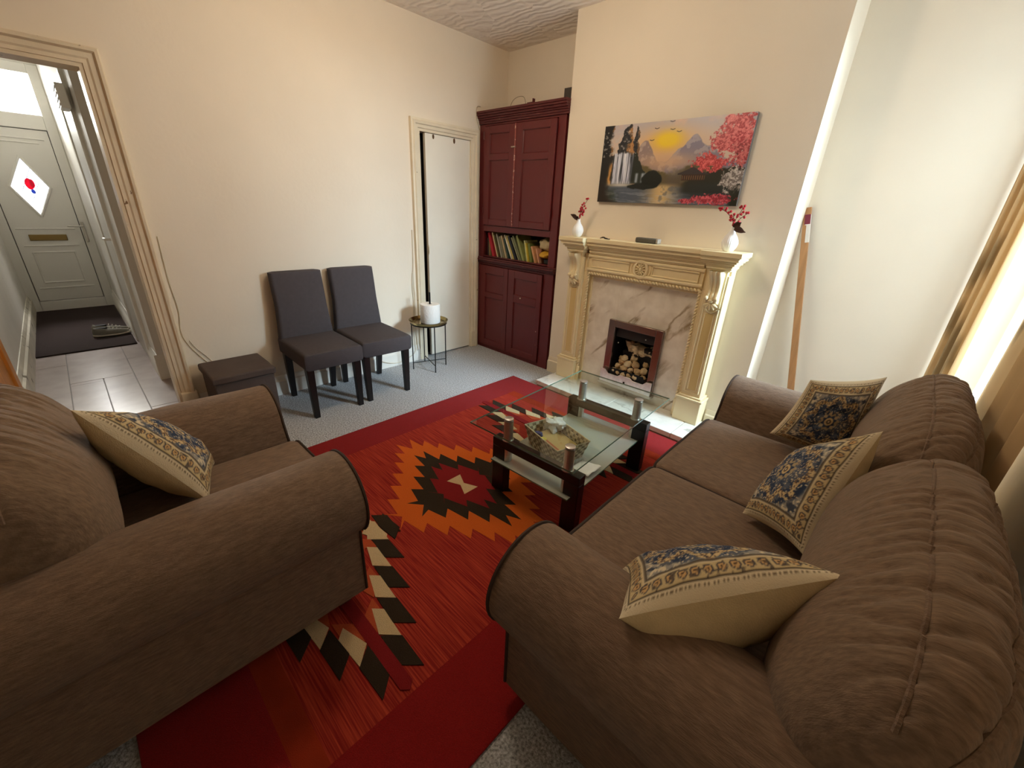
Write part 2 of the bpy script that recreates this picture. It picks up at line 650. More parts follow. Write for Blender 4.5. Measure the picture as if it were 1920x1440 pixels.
B = MB().box(-1.17 + .002, -1.112, -3.115, -2.932, -.006, 0.0)
B.build('tile', TILE, fl, bevel=.0015, seg=1)

HW = mat('hall_wall_paint', (226, 222, 214), .7, vary=(4, .04), bump=(30, .08), spots=(14, .73, (150, 138, 120)))
struct(MB().box(HX - .2, -.12, -3.5, -3.328, 0, 2.7).build('wall_hall_left', HW, org=(-2, -3.33, 0), smooth=False), 'white scuffed wall on the left of the hall', 'wall')
B = MB()
B.box(HX - .2, -2.16, -2.59, -2.42, 0, 2.7)
B.box(-1.34, -.886, -2.59, -2.42, 0, 2.7)
B.box(-2.16, -1.34, -2.59, -2.42, 2.02, 2.7)
B.box(-1.0, -.886, -2.42, -1.5, 0, 2.7)
B.box(-.886, -.12, -1.6, -1.5, 0, 2.7)
struct(B.build('wall_hall_right', HW, org=(-2, -2.59, 0), smooth=False), 'white wall on the right of the hall', 'wall')
struct(MB().box(HX - .3, -.12, -3.5, -1.5, 2.7, 2.8).build('ceiling_hall', CEIL, org=(-2, -3, 2.7), smooth=False), 'white hall ceiling', 'ceiling')
B = MB()
B.box(HX - .2, HX, -3.5, -3.335, 0, 2.7).box(HX - .2, HX, -2.595, -2.4, 0, 2.7).box(HX - .2, HX, -3.335, -2.595, 2.54, 2.7)
struct(B.build('wall_hall_front', HW, org=(HX, -3, 0), smooth=False), 'white wall strip around the front door', 'wall')
skirting('baseboard_hall_left', 'dirty white skirting board on the left of the hall', [(-.12, -3.328, HX, -3.328, 0, 1)], .2, .03, m=mat('scuffed_white_paint', (222, 216, 200), .5, vary=(7, .12), spots=(8, .66, (120, 106, 84))))
skirting('baseboard_hall_right', 'white skirting board on the right of the hall', [(-.886, -2.59, -1.25, -2.59, 0, -1), (-2.26, -2.59, HX, -2.59, 0, -1), (-.886, -2.61, -.886, -1.6, 1, 0)], .2, .022, m=WHITE)

# door into the front room on the right of the hall
d = struct(thing('door_3', 'grey-white closed door on the right of the hall', 'door', (-1.75, -2.58, 0)), None, None)
MB().box(-2.162, -1.338, -2.602, -2.50, .004, 2.022).build('door_leaf', mat('grey_white_door', (196, 192, 184), .5, vary=(5, .04)), d, bevel=.003)
f = MB()
f.box(-1.34, -1.25, -2.612, -2.50, 0, 2.11).box(-2.25, -2.16, -2.612, -2.50, 0, 2.11).box(-2.16, -1.34, -2.612, -2.50, 2.02, 2.11)
f.build('door_frame', WHITE, d, bevel=.008)
MB().tube([(-1.42, -2.60, 1.02), (-1.42, -2.64, 1.02), (-1.52, -2.645, 1.02)], .009).build('door_handle', CHROME, d)
MB().box(-1.435, -1.405, -2.608, -2.600, .94, 1.10).build('handle_plate', CHROME, d, bevel=.002)
b = tag(thing('door_chime', 'small white ribbed box fixed high on the hall wall', 'box', (-1.23, -2.62, 1.9)), None, None)
c = MB().box(-1.30, -1.10, -2.66, -2.612, 1.86, 2.0)
c.build('body', UPVC, b, bevel=.006)
for k in range(4):
    MB().box(-1.295, -1.105, -2.665, -2.659, 1.872 + k * .032, 1.886 + k * .032).build('rib', UPVC, b, bevel=.002)

# front door
d = struct(thing('door_1', 'white plastic front door with diamond glass and letterbox at the hall end', 'door', (HX, -2.98, 0)), None, None)
X0 = HX
f = MB()
f.box(X0 - .07, X0, -3.335, -3.245, 0, 2.54).box(X0 - .07, X0, -2.68, -2.595, 0, 2.54)
f.box(X0 - .07, X0, -3.245, -2.68, 0, .115).box(X0 - .07, X0, -3.245, -2.68, 1.935, 2.075).box(X0 - .07, X0, -3.245, -2.68, 2.452, 2.54)
f.build('door_frame', UPVC, d, bevel=.006)
f = MB()
f.box(X0 - .075, X0 - .056, -3.25, -3.222, .11, 1.94).box(X0 - .075, X0 - .056, -2.703, -2.675, .11, 1.94)
f.box(X0 - .075, X0 - .056, -3.222, -2.703, .11, .138).box(X0 - .075, X0 - .056, -3.222, -2.703, 1.912, 1.94)
f.build('door_seal', mat('dark_rubber_seal', (60, 56, 52), .7), d)
MB().box(X0 - .045, X0 - .035, -3.245, -2.68, 2.075, 2.452).build('transom_pane', GLASS, d, smooth=False)
# leaf with a diamond opening: four pieces round the hole
dy, dz, ry, rz = -2.967, 1.36, .155, .305
y0, y1, z0, z1 = -3.238, -2.687, .122, 1.928
xf, xb_ = X0 - .012, X0 - .055
outer = [(y0, z0), (y1, z0), (y1, z1), (y0, z1)]
dia = [(dy, dz - rz), (dy + ry, dz), (dy, dz + rz), (dy - ry, dz)]
B = MB()
midp = [(dy, z0), (y1, dz), (dy, z1), (y0, dz)]
for k in range(4):
    poly = [dia[k], midp[k], outer[(k + 1) % 4], midp[(k + 1) % 4], dia[(k + 1) % 4]]
    B.prism(poly, lambda p, q, t: (t, p, q), xb_, xf)
B.build('door_leaf', UPVC, d, smooth=False)
f = MB()
for k in range(4):
    a, c = dia[k], dia[(k + 1) % 4]
    f.tube([(xf + .003, a[0], a[1]), (xf + .003, c[0], c[1])], .013, 6)
f.build('glazing_bead', UPVC, d)
leadglass = glass_mat('leaded_glass', (.97, .98, 1.0))
MB().prism(dia, lambda p, q, t: (t, p, q), X0 - .036, X0 - .030).build('diamond_pane', leadglass, d, smooth=False)
ld = MB()
for t in (.33, .66):
    for k in (0, 1):
        a0, a1, b0, b1 = dia[k], dia[(k + 1) % 4], dia[(k + 3) % 4], dia[(k + 2) % 4]
        p = (a0[0] + (a1[0] - a0[0]) * t, a0[1] + (a1[1] - a0[1]) * t)
        q = (b0[0] + (b1[0] - b0[0]) * t, b0[1] + (b1[1] - b0[1]) * t)
        ld.tube([(X0 - .028, p[0], p[1]), (X0 - .028, q[0], q[1])], .0022, 5)
ld.build('lead_strip', mat('lead', (140, 144, 160), .5), d)
ROSE = glass_mat('red_stained_glass', (.85, .02, .10), haze=.5, haze_col=(.7, .02, .12))
MB().ball((X0 - .025, dy + .0, dz + .03), (.004, .034, .058), 12, 9).ball((X0 - .024, dy + .022, dz + .035), (.004, .02, .045), 12, 9).build('rose_motif', ROSE, d)
MB().ball((X0 - .024, dy + .01, dz - .045), (.004, .017, .024), 10, 7).build('leaf_motif', glass_mat('blue_stained_glass', (.1, .2, .6), haze=.5, haze_col=(.1, .15, .5)), d)
# raised mouldings of the leaf
def bead(pts, nm='panel_moulding'):
    B = MB()
    for (a, c) in pts:
        B.tube([(xf, a[0], a[1]), (xf, c[0], c[1])], .009, 6)
    B.build(nm, UPVC, d)


bead([((-3.20, 1.84), (-2.73, 1.84)), ((-3.15, 1.80), (-2.78, 1.80))])
bead([((-3.205, .925), (-2.735, .925))])
bead([((-3.19, .742), (-2.745, .742)), ((-3.14, .67), (-2.80, .67)), ((-3.14, .67), (-3.14, .33)), ((-2.80, .67), (-2.80, .33)), ((-3.14, .33), (-2.80, .33)), ((-3.20, .265), (-2.735, .265))])
MB().box(xf, xf + .012, -3.125, -2.822, .797, .863).build('letterbox', BRASS, d, bevel=.004)
MB().box(X0 + .0, X0 + .014, -2.672, -2.646, .78, 1.0).build('handle_plate', CHROME, d, bevel=.004)
MB().tube([(X0 + .012, -2.66, .955), (X0 + .055, -2.66, .955), (X0 + .06, -2.69, .957), (X0 + .06, -2.79, .957)], .009).build('door_handle', CHROME, d)

# pine door folded back beside the doorway (its edge shows at the left of the frame)
PINE = mat('orange_pine', (186, 122, 52), .4, vary=(5, .22), stretch=(12, 12, .8))
d = struct(thing('door_4', 'orange pine door opened into the room beside the armchair', 'door', (0, -3.26, 0)), None, None)
f = MB()
f.box(.01, .115, -3.262, -3.222, .01, 1.92).box(.635, .74, -3.262, -3.222, .01, 1.92)
f.box(.115, .635, -3.262, -3.222, .01, .22).box(.115, .635, -3.262, -3.222, 1.8, 1.92).box(.115, .635, -3.262, -3.222, .85, 1.0)
f.build('door_frame', PINE, d, bevel=.004)
MB().box(.115, .635, -3.25, -3.234, .22, .85).build('panel', PINE, d)
MB().box(.115, .635, -3.25, -3.234, 1.0, 1.8).build('panel', PINE, d)

# ------------------------------------------------------------------ curtains
def curtain_mat(name, col, trans, attr=True, tr=0.0):
    m = bpy.data.materials.new(name)
    m.use_nodes = True
    nt = m.node_tree
    N, L = nt.nodes, nt.links
    N.remove(N['Principled BSDF'])
    df = N.new('ShaderNodeBsdfDiffuse')
    tl = N.new('ShaderNodeBsdfTranslucent')
    if attr:
        a = N.new('ShaderNodeAttribute')
        a.attribute_name = 'Col'
        L.new(a.outputs['Color'], df.inputs['Color'])
        L.new(a.outputs['Color'], tl.inputs['Color'])
    else:
        df.inputs['Color'].default_value = lin(col)
        tl.inputs['Color'].default_value = lin(col)
    mx = N.new('ShaderNodeMixShader')
    mx.inputs[0].default_value = trans
    L.new(df.outputs[0], mx.inputs[1])
    L.new(tl.outputs[0], mx.inputs[2])
    last = mx.outputs[0]
    if tr:
        t = N.new('ShaderNodeBsdfTransparent')
        m2 = N.new('ShaderNodeMixShader')
        m2.inputs[0].default_value = tr
        L.new(last, m2.inputs[1])
        L.new(t.outputs[0], m2.inputs[2])
        last = m2.outputs[0]
    L.new(last, N['Material Output'].inputs['Surface'])
    return m


CURT = curtain_mat('tan_patterned_curtain', None, .14)
NET = curtain_mat('white_net', (250, 250, 250), .6, attr=False, tr=.5)


def curtain(name, label, lo, hi, z0, z1, nf, amp, seed, motif):
    """lo/hi: ((x,y) start, (x,y) end) of the cloth at the bottom and at the top"""
    nu, nv = 20 * nf, 30
    cols = []

    def fn(i, j):
        t, s_ = i / (nu - 1), j / (nv - 1)
        a = Vector(lo[0]).lerp(Vector(hi[0]), s_)
        b_ = Vector(lo[1]).lerp(Vector(hi[1]), s_)
        d_ = (b_ - a)
        n_ = Vector((-d_.y, d_.x)).normalized()
        p = a.lerp(b_, t)
        k = amp * (1 + .3 * noise.noise((t * 3, s_ * 1.5, seed)))
        w_ = k * math.sin(2 * PI * nf * t + .5 * noise.noise((t * 4, s_ * 2, seed + 3)))
        p = p + n_ * w_
        z = z0 + (z1 - z0) * s_
        c = np.array(lin((204, 174, 132)))[:3] * (1 + .06 * noise.noise((t * 40, z * 3, seed)))
        for (ta, za, ra, rb, an) in motif:
            u_, v_ = (t - ta) * abs(d_.length), z - za
            u_, v_ = u_ * math.cos(an) + v_ * math.sin(an), -u_ * math.sin(an) + v_ * math.cos(an)
            q = (u_ / ra) ** 2 + (v_ / rb) ** 2
            if q < 1:
                c = c * (.52 if q > .12 else .62)
        cols.append((c[0], c[1], c[2], 1))
        return (p.x, p.y, z)
    B = MB()
    B.grid(nu, nv, fn)
    o = B.build(name, CURT, org=(lo[0][0], lo[0][1], z0), angle=180, cols=cols)
    return tag(o, label, 'curtain', 'patterned curtains at the window')


curtain('curtain', 'tan curtain hanging in the alcove corner at the far side of the window', ((3.425, .262), (3.52, .03)), ((3.425, .262), (3.52, .16)), .06, 2.36, 4, .022, 1,
        [(.40, .92, .055, .11, .5), (.55, .74, .05, .12, -.4), (.3, 1.25, .04, .09, -.3), (.6, 1.7, .05, .1, .4)])
curtain('curtain.001', 'tan curtain glowing on the near side of the window, ending behind the sofa back', ((3.565, -.41), (3.57, -1.25)), ((3.565, -.50), (3.57, -1.25)), .06, 2.36, 4, .02, 5,
        [(.12, 1.13, .035, .05, .6), (.17, 1.08, .03, .045, -.7), (.1, .86, .06, .02, .2), (.2, .80, .07, .015, .1)])
nc_cols = None
nu, nv = 90, 6
B = MB()
B.grid(nu, nv, lambda i, j: (3.635 + .008 * math.sin(i * 1.1) + .003 * math.sin(i * .37), WY0 - .05 + (WY1 - WY0 + .07) * i / (nu - 1), .36 + 1.98 * j / (nv - 1)))
tag(B.build('net_curtain', NET, org=(3.635, -.6, .36), angle=180), 'sheer white net curtain glowing between the two tan curtains', 'net curtain')
r = tag(thing('curtain_rod', 'thin brass curtain rod above the window', 'rod', (3.52, -.6, 2.37)), None, None)
MB().tube([(3.55, .28, 2.372), (3.55, -1.55, 2.372)], .011).build('rod', BRASS, r)
MB().tube([(3.635, .28, 2.36), (3.635, -1.25, 2.36)], .004).build('net_wire', WHITE, r)
for y in (.2, -.7, -1.5):
    MB().tube([(3.55, y, 2.372), (3.68, y, 2.372)], .008).build('bracket', BRASS, r)
# ------------------------------------------------------------------ maroon alcove cupboard
MAROON = mat('maroon_gloss_paint', (98, 32, 32), .36, vary=(4, .06), bump=(26, .1), spots=(17, .765, (206, 170, 150)))
MAROONE = mat('chipped_maroon_paint', (84, 28, 28), .42, vary=(4, .06), bump=(26, .14), spots=(34, .73, (214, 184, 164)))
cb = thing('alcove_cupboard', 'tall maroon painted cupboard built into the alcove left of the fireplace', 'cupboard', (.5, .0, 0))
YF = -.004   # front plane
B = MB()
B.box(.004, .074, YF, .02, .875, 2.06).box(.90, .975, YF, .02, .875, 2.06)         # stiles of the upper half
B.box(.074, .90, YF, .02, 2.045, 2.06).box(.074, .90, YF, .02, 1.175, 1.228)
B.box(.074, .90, YF, .02, .94, .948)
B.box(.004, .034, YF, .02, 0, .875).box(.865, .975, YF, .02, 0, .875).box(.034, .865, YF, .02, .862, .875).box(.034, .865, YF, .02, 0, .035)
B.build('face_frame', MAROON, cb, bevel=.002)
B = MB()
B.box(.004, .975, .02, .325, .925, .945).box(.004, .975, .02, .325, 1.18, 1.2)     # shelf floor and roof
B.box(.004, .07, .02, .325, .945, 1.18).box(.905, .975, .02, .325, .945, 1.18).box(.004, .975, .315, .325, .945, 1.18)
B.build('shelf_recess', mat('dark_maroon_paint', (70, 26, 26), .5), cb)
B = MB()
B.box(.004, .975, .02, .33, 0, .925).box(.004, .975, .02, .33, 1.2, 2.06)
B.build('carcass', MAROON, cb)
# cornice and waist moulding
def stepped(B, x0, x1, zs, ds, y=YF):
    for (z0, z1), dd in zip(zs, ds):
        B.box(x0, x1, y - dd, .02, z0, z1)


B = MB()
stepped(B, .003, 1.0, [(2.06, 2.075), (2.075, 2.092), (2.092, 2.105), (2.105, 2.122), (2.122, 2.138), (2.138, 2.156)], [.012, .016, .024, .034, .044, .05])
B.box(.003, 1.0, -.02, .33, 2.148, 2.154)
B.build('cornice', MAROONE, cb, bevel=.003)
B = MB()
stepped(B, .003, .99, [(.878, .888), (.888, .902), (.902, .92), (.92, .934)], [.012, .02, .034, .028])
B.build('waist_moulding', MAROONE, cb, bevel=.004)


def cup_door(x0, x1, z0, z1, panels, hinge_x, knob=None, nm='door'):
    B = MB()
    xs = sorted({x0, x1} | {p[0] for p in panels} | {p[1] for p in panels})
    px0, px1 = panels[0][0], panels[0][1]
    B.box(x0, px0, YF - .016, YF, z0, z1).box(px1, x1, YF - .016, YF, z0, z1)
    zz = [z0] + [v for p in sorted(panels, key=lambda p: p[2]) for v in (p[2], p[3])] + [z1]
    for k in range(0, len(zz), 2):
        B.box(px0, px1, YF - .016, YF, zz[k], zz[k + 1])
    dr = B.build(nm, MAROON, cb, bevel=.002)
    for (a, b_, c, e) in panels:
        MB().box(a, b_, YF - .004, YF + .002, c, e).build('panel', MAROON, dr)
        f = MB()
        for p, q in (((a, c), (b_, c)), ((b_, c), (b_, e)), ((b_, e), (a, e)), ((a, e), (a, c))):
            f.tube([(p[0], YF - .005, p[1]), (q[0], YF - .005, q[1])], .005, 6)
        f.build('panel_moulding', MAROON, dr)
    for z in (z0 + .12 * (z1 - z0), z1 - .12 * (z1 - z0)):
        MB().tube([(hinge_x, YF - .017, z), (hinge_x, YF - .017, z + .06)], .006, 8).build('hinge', MAROONE, dr)
    return dr


du = cup_door(.078, .460, 1.232, 2.04, [(.148, .392, 1.238 + .045, 1.775), (.148, .392, 1.825, 1.982)], .076)
dv = cup_door(.468, .897, 1.232, 2.04, [(.548, .834, 1.24 + .045, 1.765), (.548, .834, 1.815, 1.985)], .899)
MB().box(.459, .469, YF - .022, YF - .004, 1.232, 2.04).build('meeting_bead', mat('pink_worn_edge', (150, 84, 76), .5, spots=(40, .6, (214, 178, 160))), dv, bevel=.002)
MB().box(.425, .47, YF - .026, YF - .016, 1.862, 1.872).ball((.462, YF - .026, 1.867), .007).build('latch', mat('worn_steel', (190, 170, 150), .4, metal=.7), du)
dl = cup_door(.038, .440, .04, .858, [(.126, .386, .105, .548), (.126, .386, .598, .782)], .036)
dw = cup_door(.447, .862, .04, .858, [(.526, .848 - .04, .095, .562), (.526, .848 - .04, .632, .788)], .864)
MB().ball((.62, YF - .022, .615), .007).tube([(.62, YF - .014, .615), (.62, YF - .022, .615)], .004).build('knob', mat('pale_knob', (214, 200, 180), .4), dw)

# things on top of the cupboard
b = MB().box(.905, .992, .03, .24, 2.156, 2.235)
tag(b.build('dark_box', mat('dark_grey_card', (62, 56, 50), .6), org=(.95, .13, 2.156), bevel=.003), 'dark grey box lying on top of the maroon cupboard against the chimney breast', 'box')
pts = catmull([(.40, -.03, 2.158), (.42, -.02, 2.20), (.47, -.01, 2.222), (.53, -.01, 2.212), (.555, -.01, 2.16)], 6)
tag(MB().tube(pts, .0022, 6).build('wire_loop', mat('grey_wire', (140, 126, 100), .5), org=(.48, -.02, 2.158)), 'thin wire loop sticking up from the top of the maroon cupboard', 'wire')
MB_ = MB().box(.60, .66, -.045, .02, 2.1565, 2.163).box(.655, .662, -.045, -.02, 2.1565, 2.185)
tag(MB_.build('broken_strip', MAROONE, org=(.63, -.02, 2.1565)), 'broken splinter of maroon trim on the cupboard cornice', 'splinter')

# books leaning in the open shelf: (x of foot, thickness, height, lean degrees, colour, words)
BK = [(.105, .012, .165, 3, (74, 62, 58), 'dark grey upright'),
      (.128, .030, .150, 3, (150, 128, 84), 'short tan'),
      (.185, .030, .232, 19, (186, 46, 60), 'bright red'),
      (.245, .014, .236, 21, (214, 196, 150), 'cream'),
      (.268, .020, .215, 21, (88, 78, 44), 'olive brown'),
      (.298, .012, .225, 21, (168, 164, 150), 'pale grey'),
      (.330, .020, .205, 20, (126, 126, 100), 'grey green'),
      (.358, .012, .215, 21, (196, 176, 140), 'thin beige'),
      (.385, .018, .190, 22, (44, 68, 62), 'dark green'),
      (.425, .012, .235, 27, (228, 224, 206), 'white'),
      (.446, .014, .235, 28, (206, 186, 104), 'yellow cream'),
      (.470, .010, .235, 29, (214, 184, 140), 'thin peach'),
      (.492, .022, .235, 29, (38, 40, 50), 'black'),
      (.525, .012, .225, 30, (150, 150, 116), 'sage'),
      (.552, .016, .240, 29, (112, 116, 84), 'dull green'),
      (.580, .022, .240, 25, (150, 156, 96), 'light olive'),
      (.622, .012, .185, 14, (206, 208, 150), 'pale yellow'),
      (.645, .014, .165, 15, (196, 176, 60), 'mustard'),
      (.675, .024, .165, 15, (120, 134, 70), 'green'),
      (.728, .018, .150, 22, (214, 160, 112), 'orange tan'),
      (.768, .010, .130, 20, (212, 160, 130), 'small salmon')]
PAGE = mat('book_pages', (206, 190, 150), .8, vary=(60, .1))
for k, (x, t, h, a, c, wd) in enumerate(BK):
    A = math.radians(-a)
    M = Matrix.Translation((x, 0, .9462)) @ Matrix.Rotation(A, 4, 'Y')
    y0 = .035 + .018 * random.random()
    dp = .17 + .03 * random.random()
    neigh = ('at the left end' if k == 0 else 'at the right end' if k == len(BK) - 1 else
             'between the %s and %s ones' % (BK[k - 1][5], BK[k + 1][5]))
    bk = thing('book', '%s book %s on the cupboard shelf' % (wd, neigh), 'book', (x, y0, .9462), group='books in the open shelf of the maroon cupboard')
    cm = mat('book_cover_' + wd.replace(' ', '_'), c, .55, vary=(20, .12))
    B = MB()
    e = .0015
    zl = abs(math.sin(A)) * 0
    B.box(-t, -t + e, y0, y0 + dp, 0, h, M=M).box(-e, 0, y0, y0 + dp, 0, h, M=M).box(-t, 0, y0 - e, y0 + e, 0, h, M=M)
    B.build('cover', cm, bk)
    MB().box(-t + e, -e, y0 + e, y0 + dp - .004, .002, h - .003, M=M).build('pages', PAGE, bk)
BAG = mat('beige_plastic_bag', (188, 168, 128), .45, vary=(9, .12), bump=(24, .5))
B = MB()
B.ball((.815, .115, 1.108), (.085, .10, .058), 24, 16, wob=.35, seed=3)
tag(B.build('plastic_bag', BAG, org=(.84, .16, 1.05)), 'crumpled beige plastic bag stuffed at the top right of the cupboard shelf', 'bag')
B = MB().ball((.825, .105, 1.022), (.078, .10, .034), 24, 14, wob=.25, seed=8)
tag(B.build('yellow_pouch', mat('mustard_cloth', (202, 154, 44), .7, vary=(12, .14), bump=(30, .3)), org=(.84, .15, .98)), 'mustard yellow pouch under the beige bag on the cupboard shelf', 'pouch')
B = MB().box(.80, .895, .06, .27, .946, .985)
tag(B.build('dark_box.001', mat('black_card', (34, 32, 32), .5), org=(.85, .16, .946), bevel=.004), 'small black box under the mustard pouch at the right of the shelf', 'box')

# ------------------------------------------------------------------ fireplace
STONE = mat('cream_fireplace_paint', (232, 216, 174), .45, vary=(6, .035), bump=(30, .05))
ZH = .05
he = thing('hearth', 'white marble hearth slabs on the floor in front of the fireplace', 'hearth', (1.8, -.18, 0))
for a, b_, y0, y1 in ((1.158, 1.30, -.362, -.118), (1.302, 1.832, -.362, -.03), (1.834, 2.36, -.362, -.03), (2.362, 2.472, -.362, -.118)):
    MB().box(a, b_, y0, y1, .012, ZH).build('slab', HEARTHM, he, bevel=.004)
MB().box(1.165, 2.465, -.352, -.03, .0, .012).build('plinth', mat('stained_marble_edge', (168, 140, 104), .5, vary=(20, .2)), he)
MB().box(1.16, 1.36, -.118, -.002, 0, ZH - .001).box(2.272, 2.47, -.118, -.002, 0, ZH - .001).box(1.36, 2.272, -.03, -.002, 0, ZH - .001).build('mortar_bed', HEARTHM, he)

bp_ = thing('marble_back_panel', 'cream veined marble panel around the gas fire', 'panel', (1.82, -.02, ZH))
B = MB()
B.box(1.36, 1.655, -.035, -.001, .125, .945).box(2.012, 2.275, -.035, -.001, .125, .945).box(1.655, 2.012, -.035, -.001, .60, .945)
B.build('slab', MARBLE, bp_, bevel=.001)
MB().box(1.36, 2.275, -.042, -.001, ZH, .122).build('base_strip', MARBLE, bp_, bevel=.002)

fs = thing('fireplace_surround', 'cream fireplace surround with carved corbels and a moulded mantelpiece', 'fireplace', (1.815, -.06, ZH))
# frieze and slips
B = MB()
B.box(1.215, 2.415, -.085, -.001, .965, 1.10)
B.box(1.215, 1.372, -.085, -.001, ZH, .965).box(2.262, 2.415, -.085, -.001, ZH, .965)
B.build('backing_frame', STONE, fs, bevel=.003)
MB().box(1.372, 1.402, -.05, -.001, ZH, .925).box(2.236, 2.262, -.05, -.001, ZH, .925).box(1.372, 2.262, -.05, -.001, .925, .965).build('inner_slip', STONE, fs, bevel=.003)
# rope moulding round the opening
B = MB()
def beads(p0, p1, n):
    for k in range(n):
        t = (k + .5) / n
        c = [p0[i] + (p1[i] - p0[i]) * t for i in range(3)]
        horiz = abs(p1[0] - p0[0]) > .1
        Mx = Matrix.Rotation(.6, 3, 'Y')
        B.ball(c, (.016 if horiz else .0085, .010, .0085 if horiz else .016), 8, 6, M=Mx)


beads((1.384, -.085, ZH + .13), (1.384, -.085, .955), 34)
beads((2.25, -.085, ZH + .13), (2.25, -.085, .955), 34)
beads((1.38, -.085, .955), (2.255, -.085, .955), 36)
tag(B.build('rope_moulding', STONE, fs), kind='stuff')
MB().box(1.372, 1.40, -.094, -.085, ZH, ZH + .13).box(2.236, 2.262, -.094, -.085, ZH, ZH + .13).build('rope_block', STONE, fs, bevel=.003)
# pilasters with plinths and sunk panels
def hollow_panel(B, x0, x1, z0, z1, y, w_=.008, d_=.006, arch=False):
    n = 10
    if arch:
        top = [(x0 + (x1 - x0) * k / n, z1 - .028 * math.sin(PI * k / n)) for k in range(n + 1)]
    else:
        top = [(x0, z1), (x1, z1)]
    path = [(x0, z0)] + top + [(x1, z0)]
    B.tube([(p, y, q) for p, q in path], w_ * .6, 6, closed=True)


for xa, xb in ((1.215, 1.345), (2.285, 2.415)):
    pl = MB().box(xa, xb, -.112, -.085, ZH + .195, 1.07).build('pilaster', STONE, fs, bevel=.003)
    f = MB()
    hollow_panel(f, xa + .018, xb - .018, ZH + .225, .862, -.113, .009, arch=True)
    hollow_panel(f, xa + .036, xb - .036, ZH + .243, .828, -.113, .006)
    f.build('panel_moulding', STONE, pl)
    MB().box(xa + .036, xb - .036, -.1135, -.11, ZH + .243, .828).build('sunk_panel', mat('tan_panel_paint', (214, 188, 128), .5), pl)
    B = MB().box(xa - .022, xb + .022, -.13, -.0, ZH, ZH + .165)
    B.build('plinth', STONE, fs, bevel=.004)
    B = MB().box(xa - .028, xb + .028, -.136, -.0, ZH + .165, ZH + .182).box(xa - .014, xb + .014, -.124, -.0, ZH + .182, ZH + .197)
    B.build('plinth_moulding', STONE, fs, bevel=.005, seg=3)
# frieze mouldings: two framed panels and an oval rosette
f = MB()
f.tube([(1.372, -.088, 1.083), (1.372, -.088, .985), (2.258, -.088, .985), (2.258, -.088, 1.083)], .012, 8, closed=True)
f.build('frieze_moulding', STONE, fs)
for xa, xb in ((1.405, 1.725), (1.905, 2.225)):
    f = MB()
    f.tube([(xa, -.087, 1.065), (xa, -.087, 1.003), (xb, -.087, 1.003), (xb, -.087, 1.065)], .0075, 6, closed=True)
    f.build('frieze_panel', STONE, fs)
ro = MB()
ro.tube([(1.815 + .047 * math.cos(a), -.089, 1.034 + .058 * math.sin(a)) for a in np.linspace(0, 2 * PI, 28, endpoint=False)], .011, 8, closed=True)
ro.tube([(1.815 + .075 * math.cos(a), -.086, 1.034 + .068 * math.sin(a)) for a in np.linspace(-.9, .9, 14)], .005, 6)
ro.tube([(1.815 - .075 * math.cos(a), -.086, 1.034 + .068 * math.sin(a)) for a in np.linspace(-.9, .9, 14)], .005, 6)
ro = ro.build('rosette', STONE, fs)
q = MB().ball((1.815, -.096, 1.034), (.010, .007, .013), 10, 7)
for k in range(12):
    a = 2 * PI * k / 12
    q.ball((1.815 + .024 * math.cos(a), -.094, 1.034 + .030 * math.sin(a)), (.017, .009, .0055), 8, 6, M=Matrix.Rotation(-a, 3, 'Y'))
q.build('petals', STONE, ro)
# breakfront mantel: stepped mouldings, deepest over the corbels
ZS = [(1.098, 1.108), (1.108, 1.122), (1.122, 1.134), (1.134, 1.148), (1.148, 1.160), (1.160, 1.176), (1.176, 1.184), (1.184, 1.212)]
OV = [.006, .014, .018, .030, .042, .054, .060, .068]
ctr, caps_ = MB(), [MB(), MB()]
for (z0, z1), o_ in zip(ZS, OV):
    ctr.box(1.38, 2.25, -.092 - o_, -.001, z0, z1)
    for xa, xb in ((1.218, 1.342), (2.288, 2.412)):
        cap = caps_[0] if xa < 2 else caps_[1]
        cap.box(xa - o_, xb + min(o_, .035 if xa < 2 else o_), -.135 - o_, -.001, z0, z1) if xa < 2 else cap.box(xa - min(o_, .045), xb + o_, -.135 - o_, -.001, z0, z1)
ctr.build('mantel_shelf', STONE, fs, bevel=.003, seg=3)
for cap in caps_:
    cap.build('mantel_capital', STONE, fs, bevel=.003, seg=3)
# carved corbels
for xc in (1.28, 2.35):
    prof = catmull([(-.190, 1.098), (-.183, 1.075), (-.160, 1.045), (-.143, 1.01), (-.140, .975), (-.150, .945), (-.152, .918), (-.138, .898), (-.118, .892)], 5)
    nx = 25

    def fn(i, j):
        u_ = -1 + 2 * j / (nx - 1)
        p, q_ = prof[i]
        g = i / (len(prof) - 1)
        ww = .040 - .002 * math.sin(g * PI)
        rid = .007 * abs(math.cos(1.5 * PI * u_)) - .003
        edge = -.016 * max(0, abs(u_) - .9) / .1
        return (xc + u_ * ww, p - rid - edge, q_)
    B = MB().grid(len(prof), nx, fn)
    n = len(prof)
    for j in (0, nx - 1):
        sid = [fn(i, j) for i in range(n)] + [(fn(n - 1, j)[0], -.10, .892), (fn(0, j)[0], -.10, 1.098)]
        B.add(sid, [tuple(range(len(sid)))])
    co = B.build('corbel', STONE, fs, angle=50)
    lf = MB()
    for k in range(5):
        a = math.radians(-62 + 31 * k)
        lf.ball((xc + .026 * math.sin(a), -.142, .902 - .024 * math.cos(a)), (.0085, .010, .026), 8, 7, M=Matrix.Rotation(-a, 3, 'Y') )
    lf.ball((xc - .03, -.155, .93), (.014, .014, .014), 10, 7).ball((xc + .03, -.155, .93), (.014, .014, .014), 10, 7)
    lf.ball((xc, -.156, .915), (.016, .010, .012), 10, 7)
    lf.build('leaf_carving', STONE, co)
    MB().box(xc - .052, xc + .052, -.118, -.085, .868, 1.098).build('corbel_backing', STONE, co, bevel=.003)

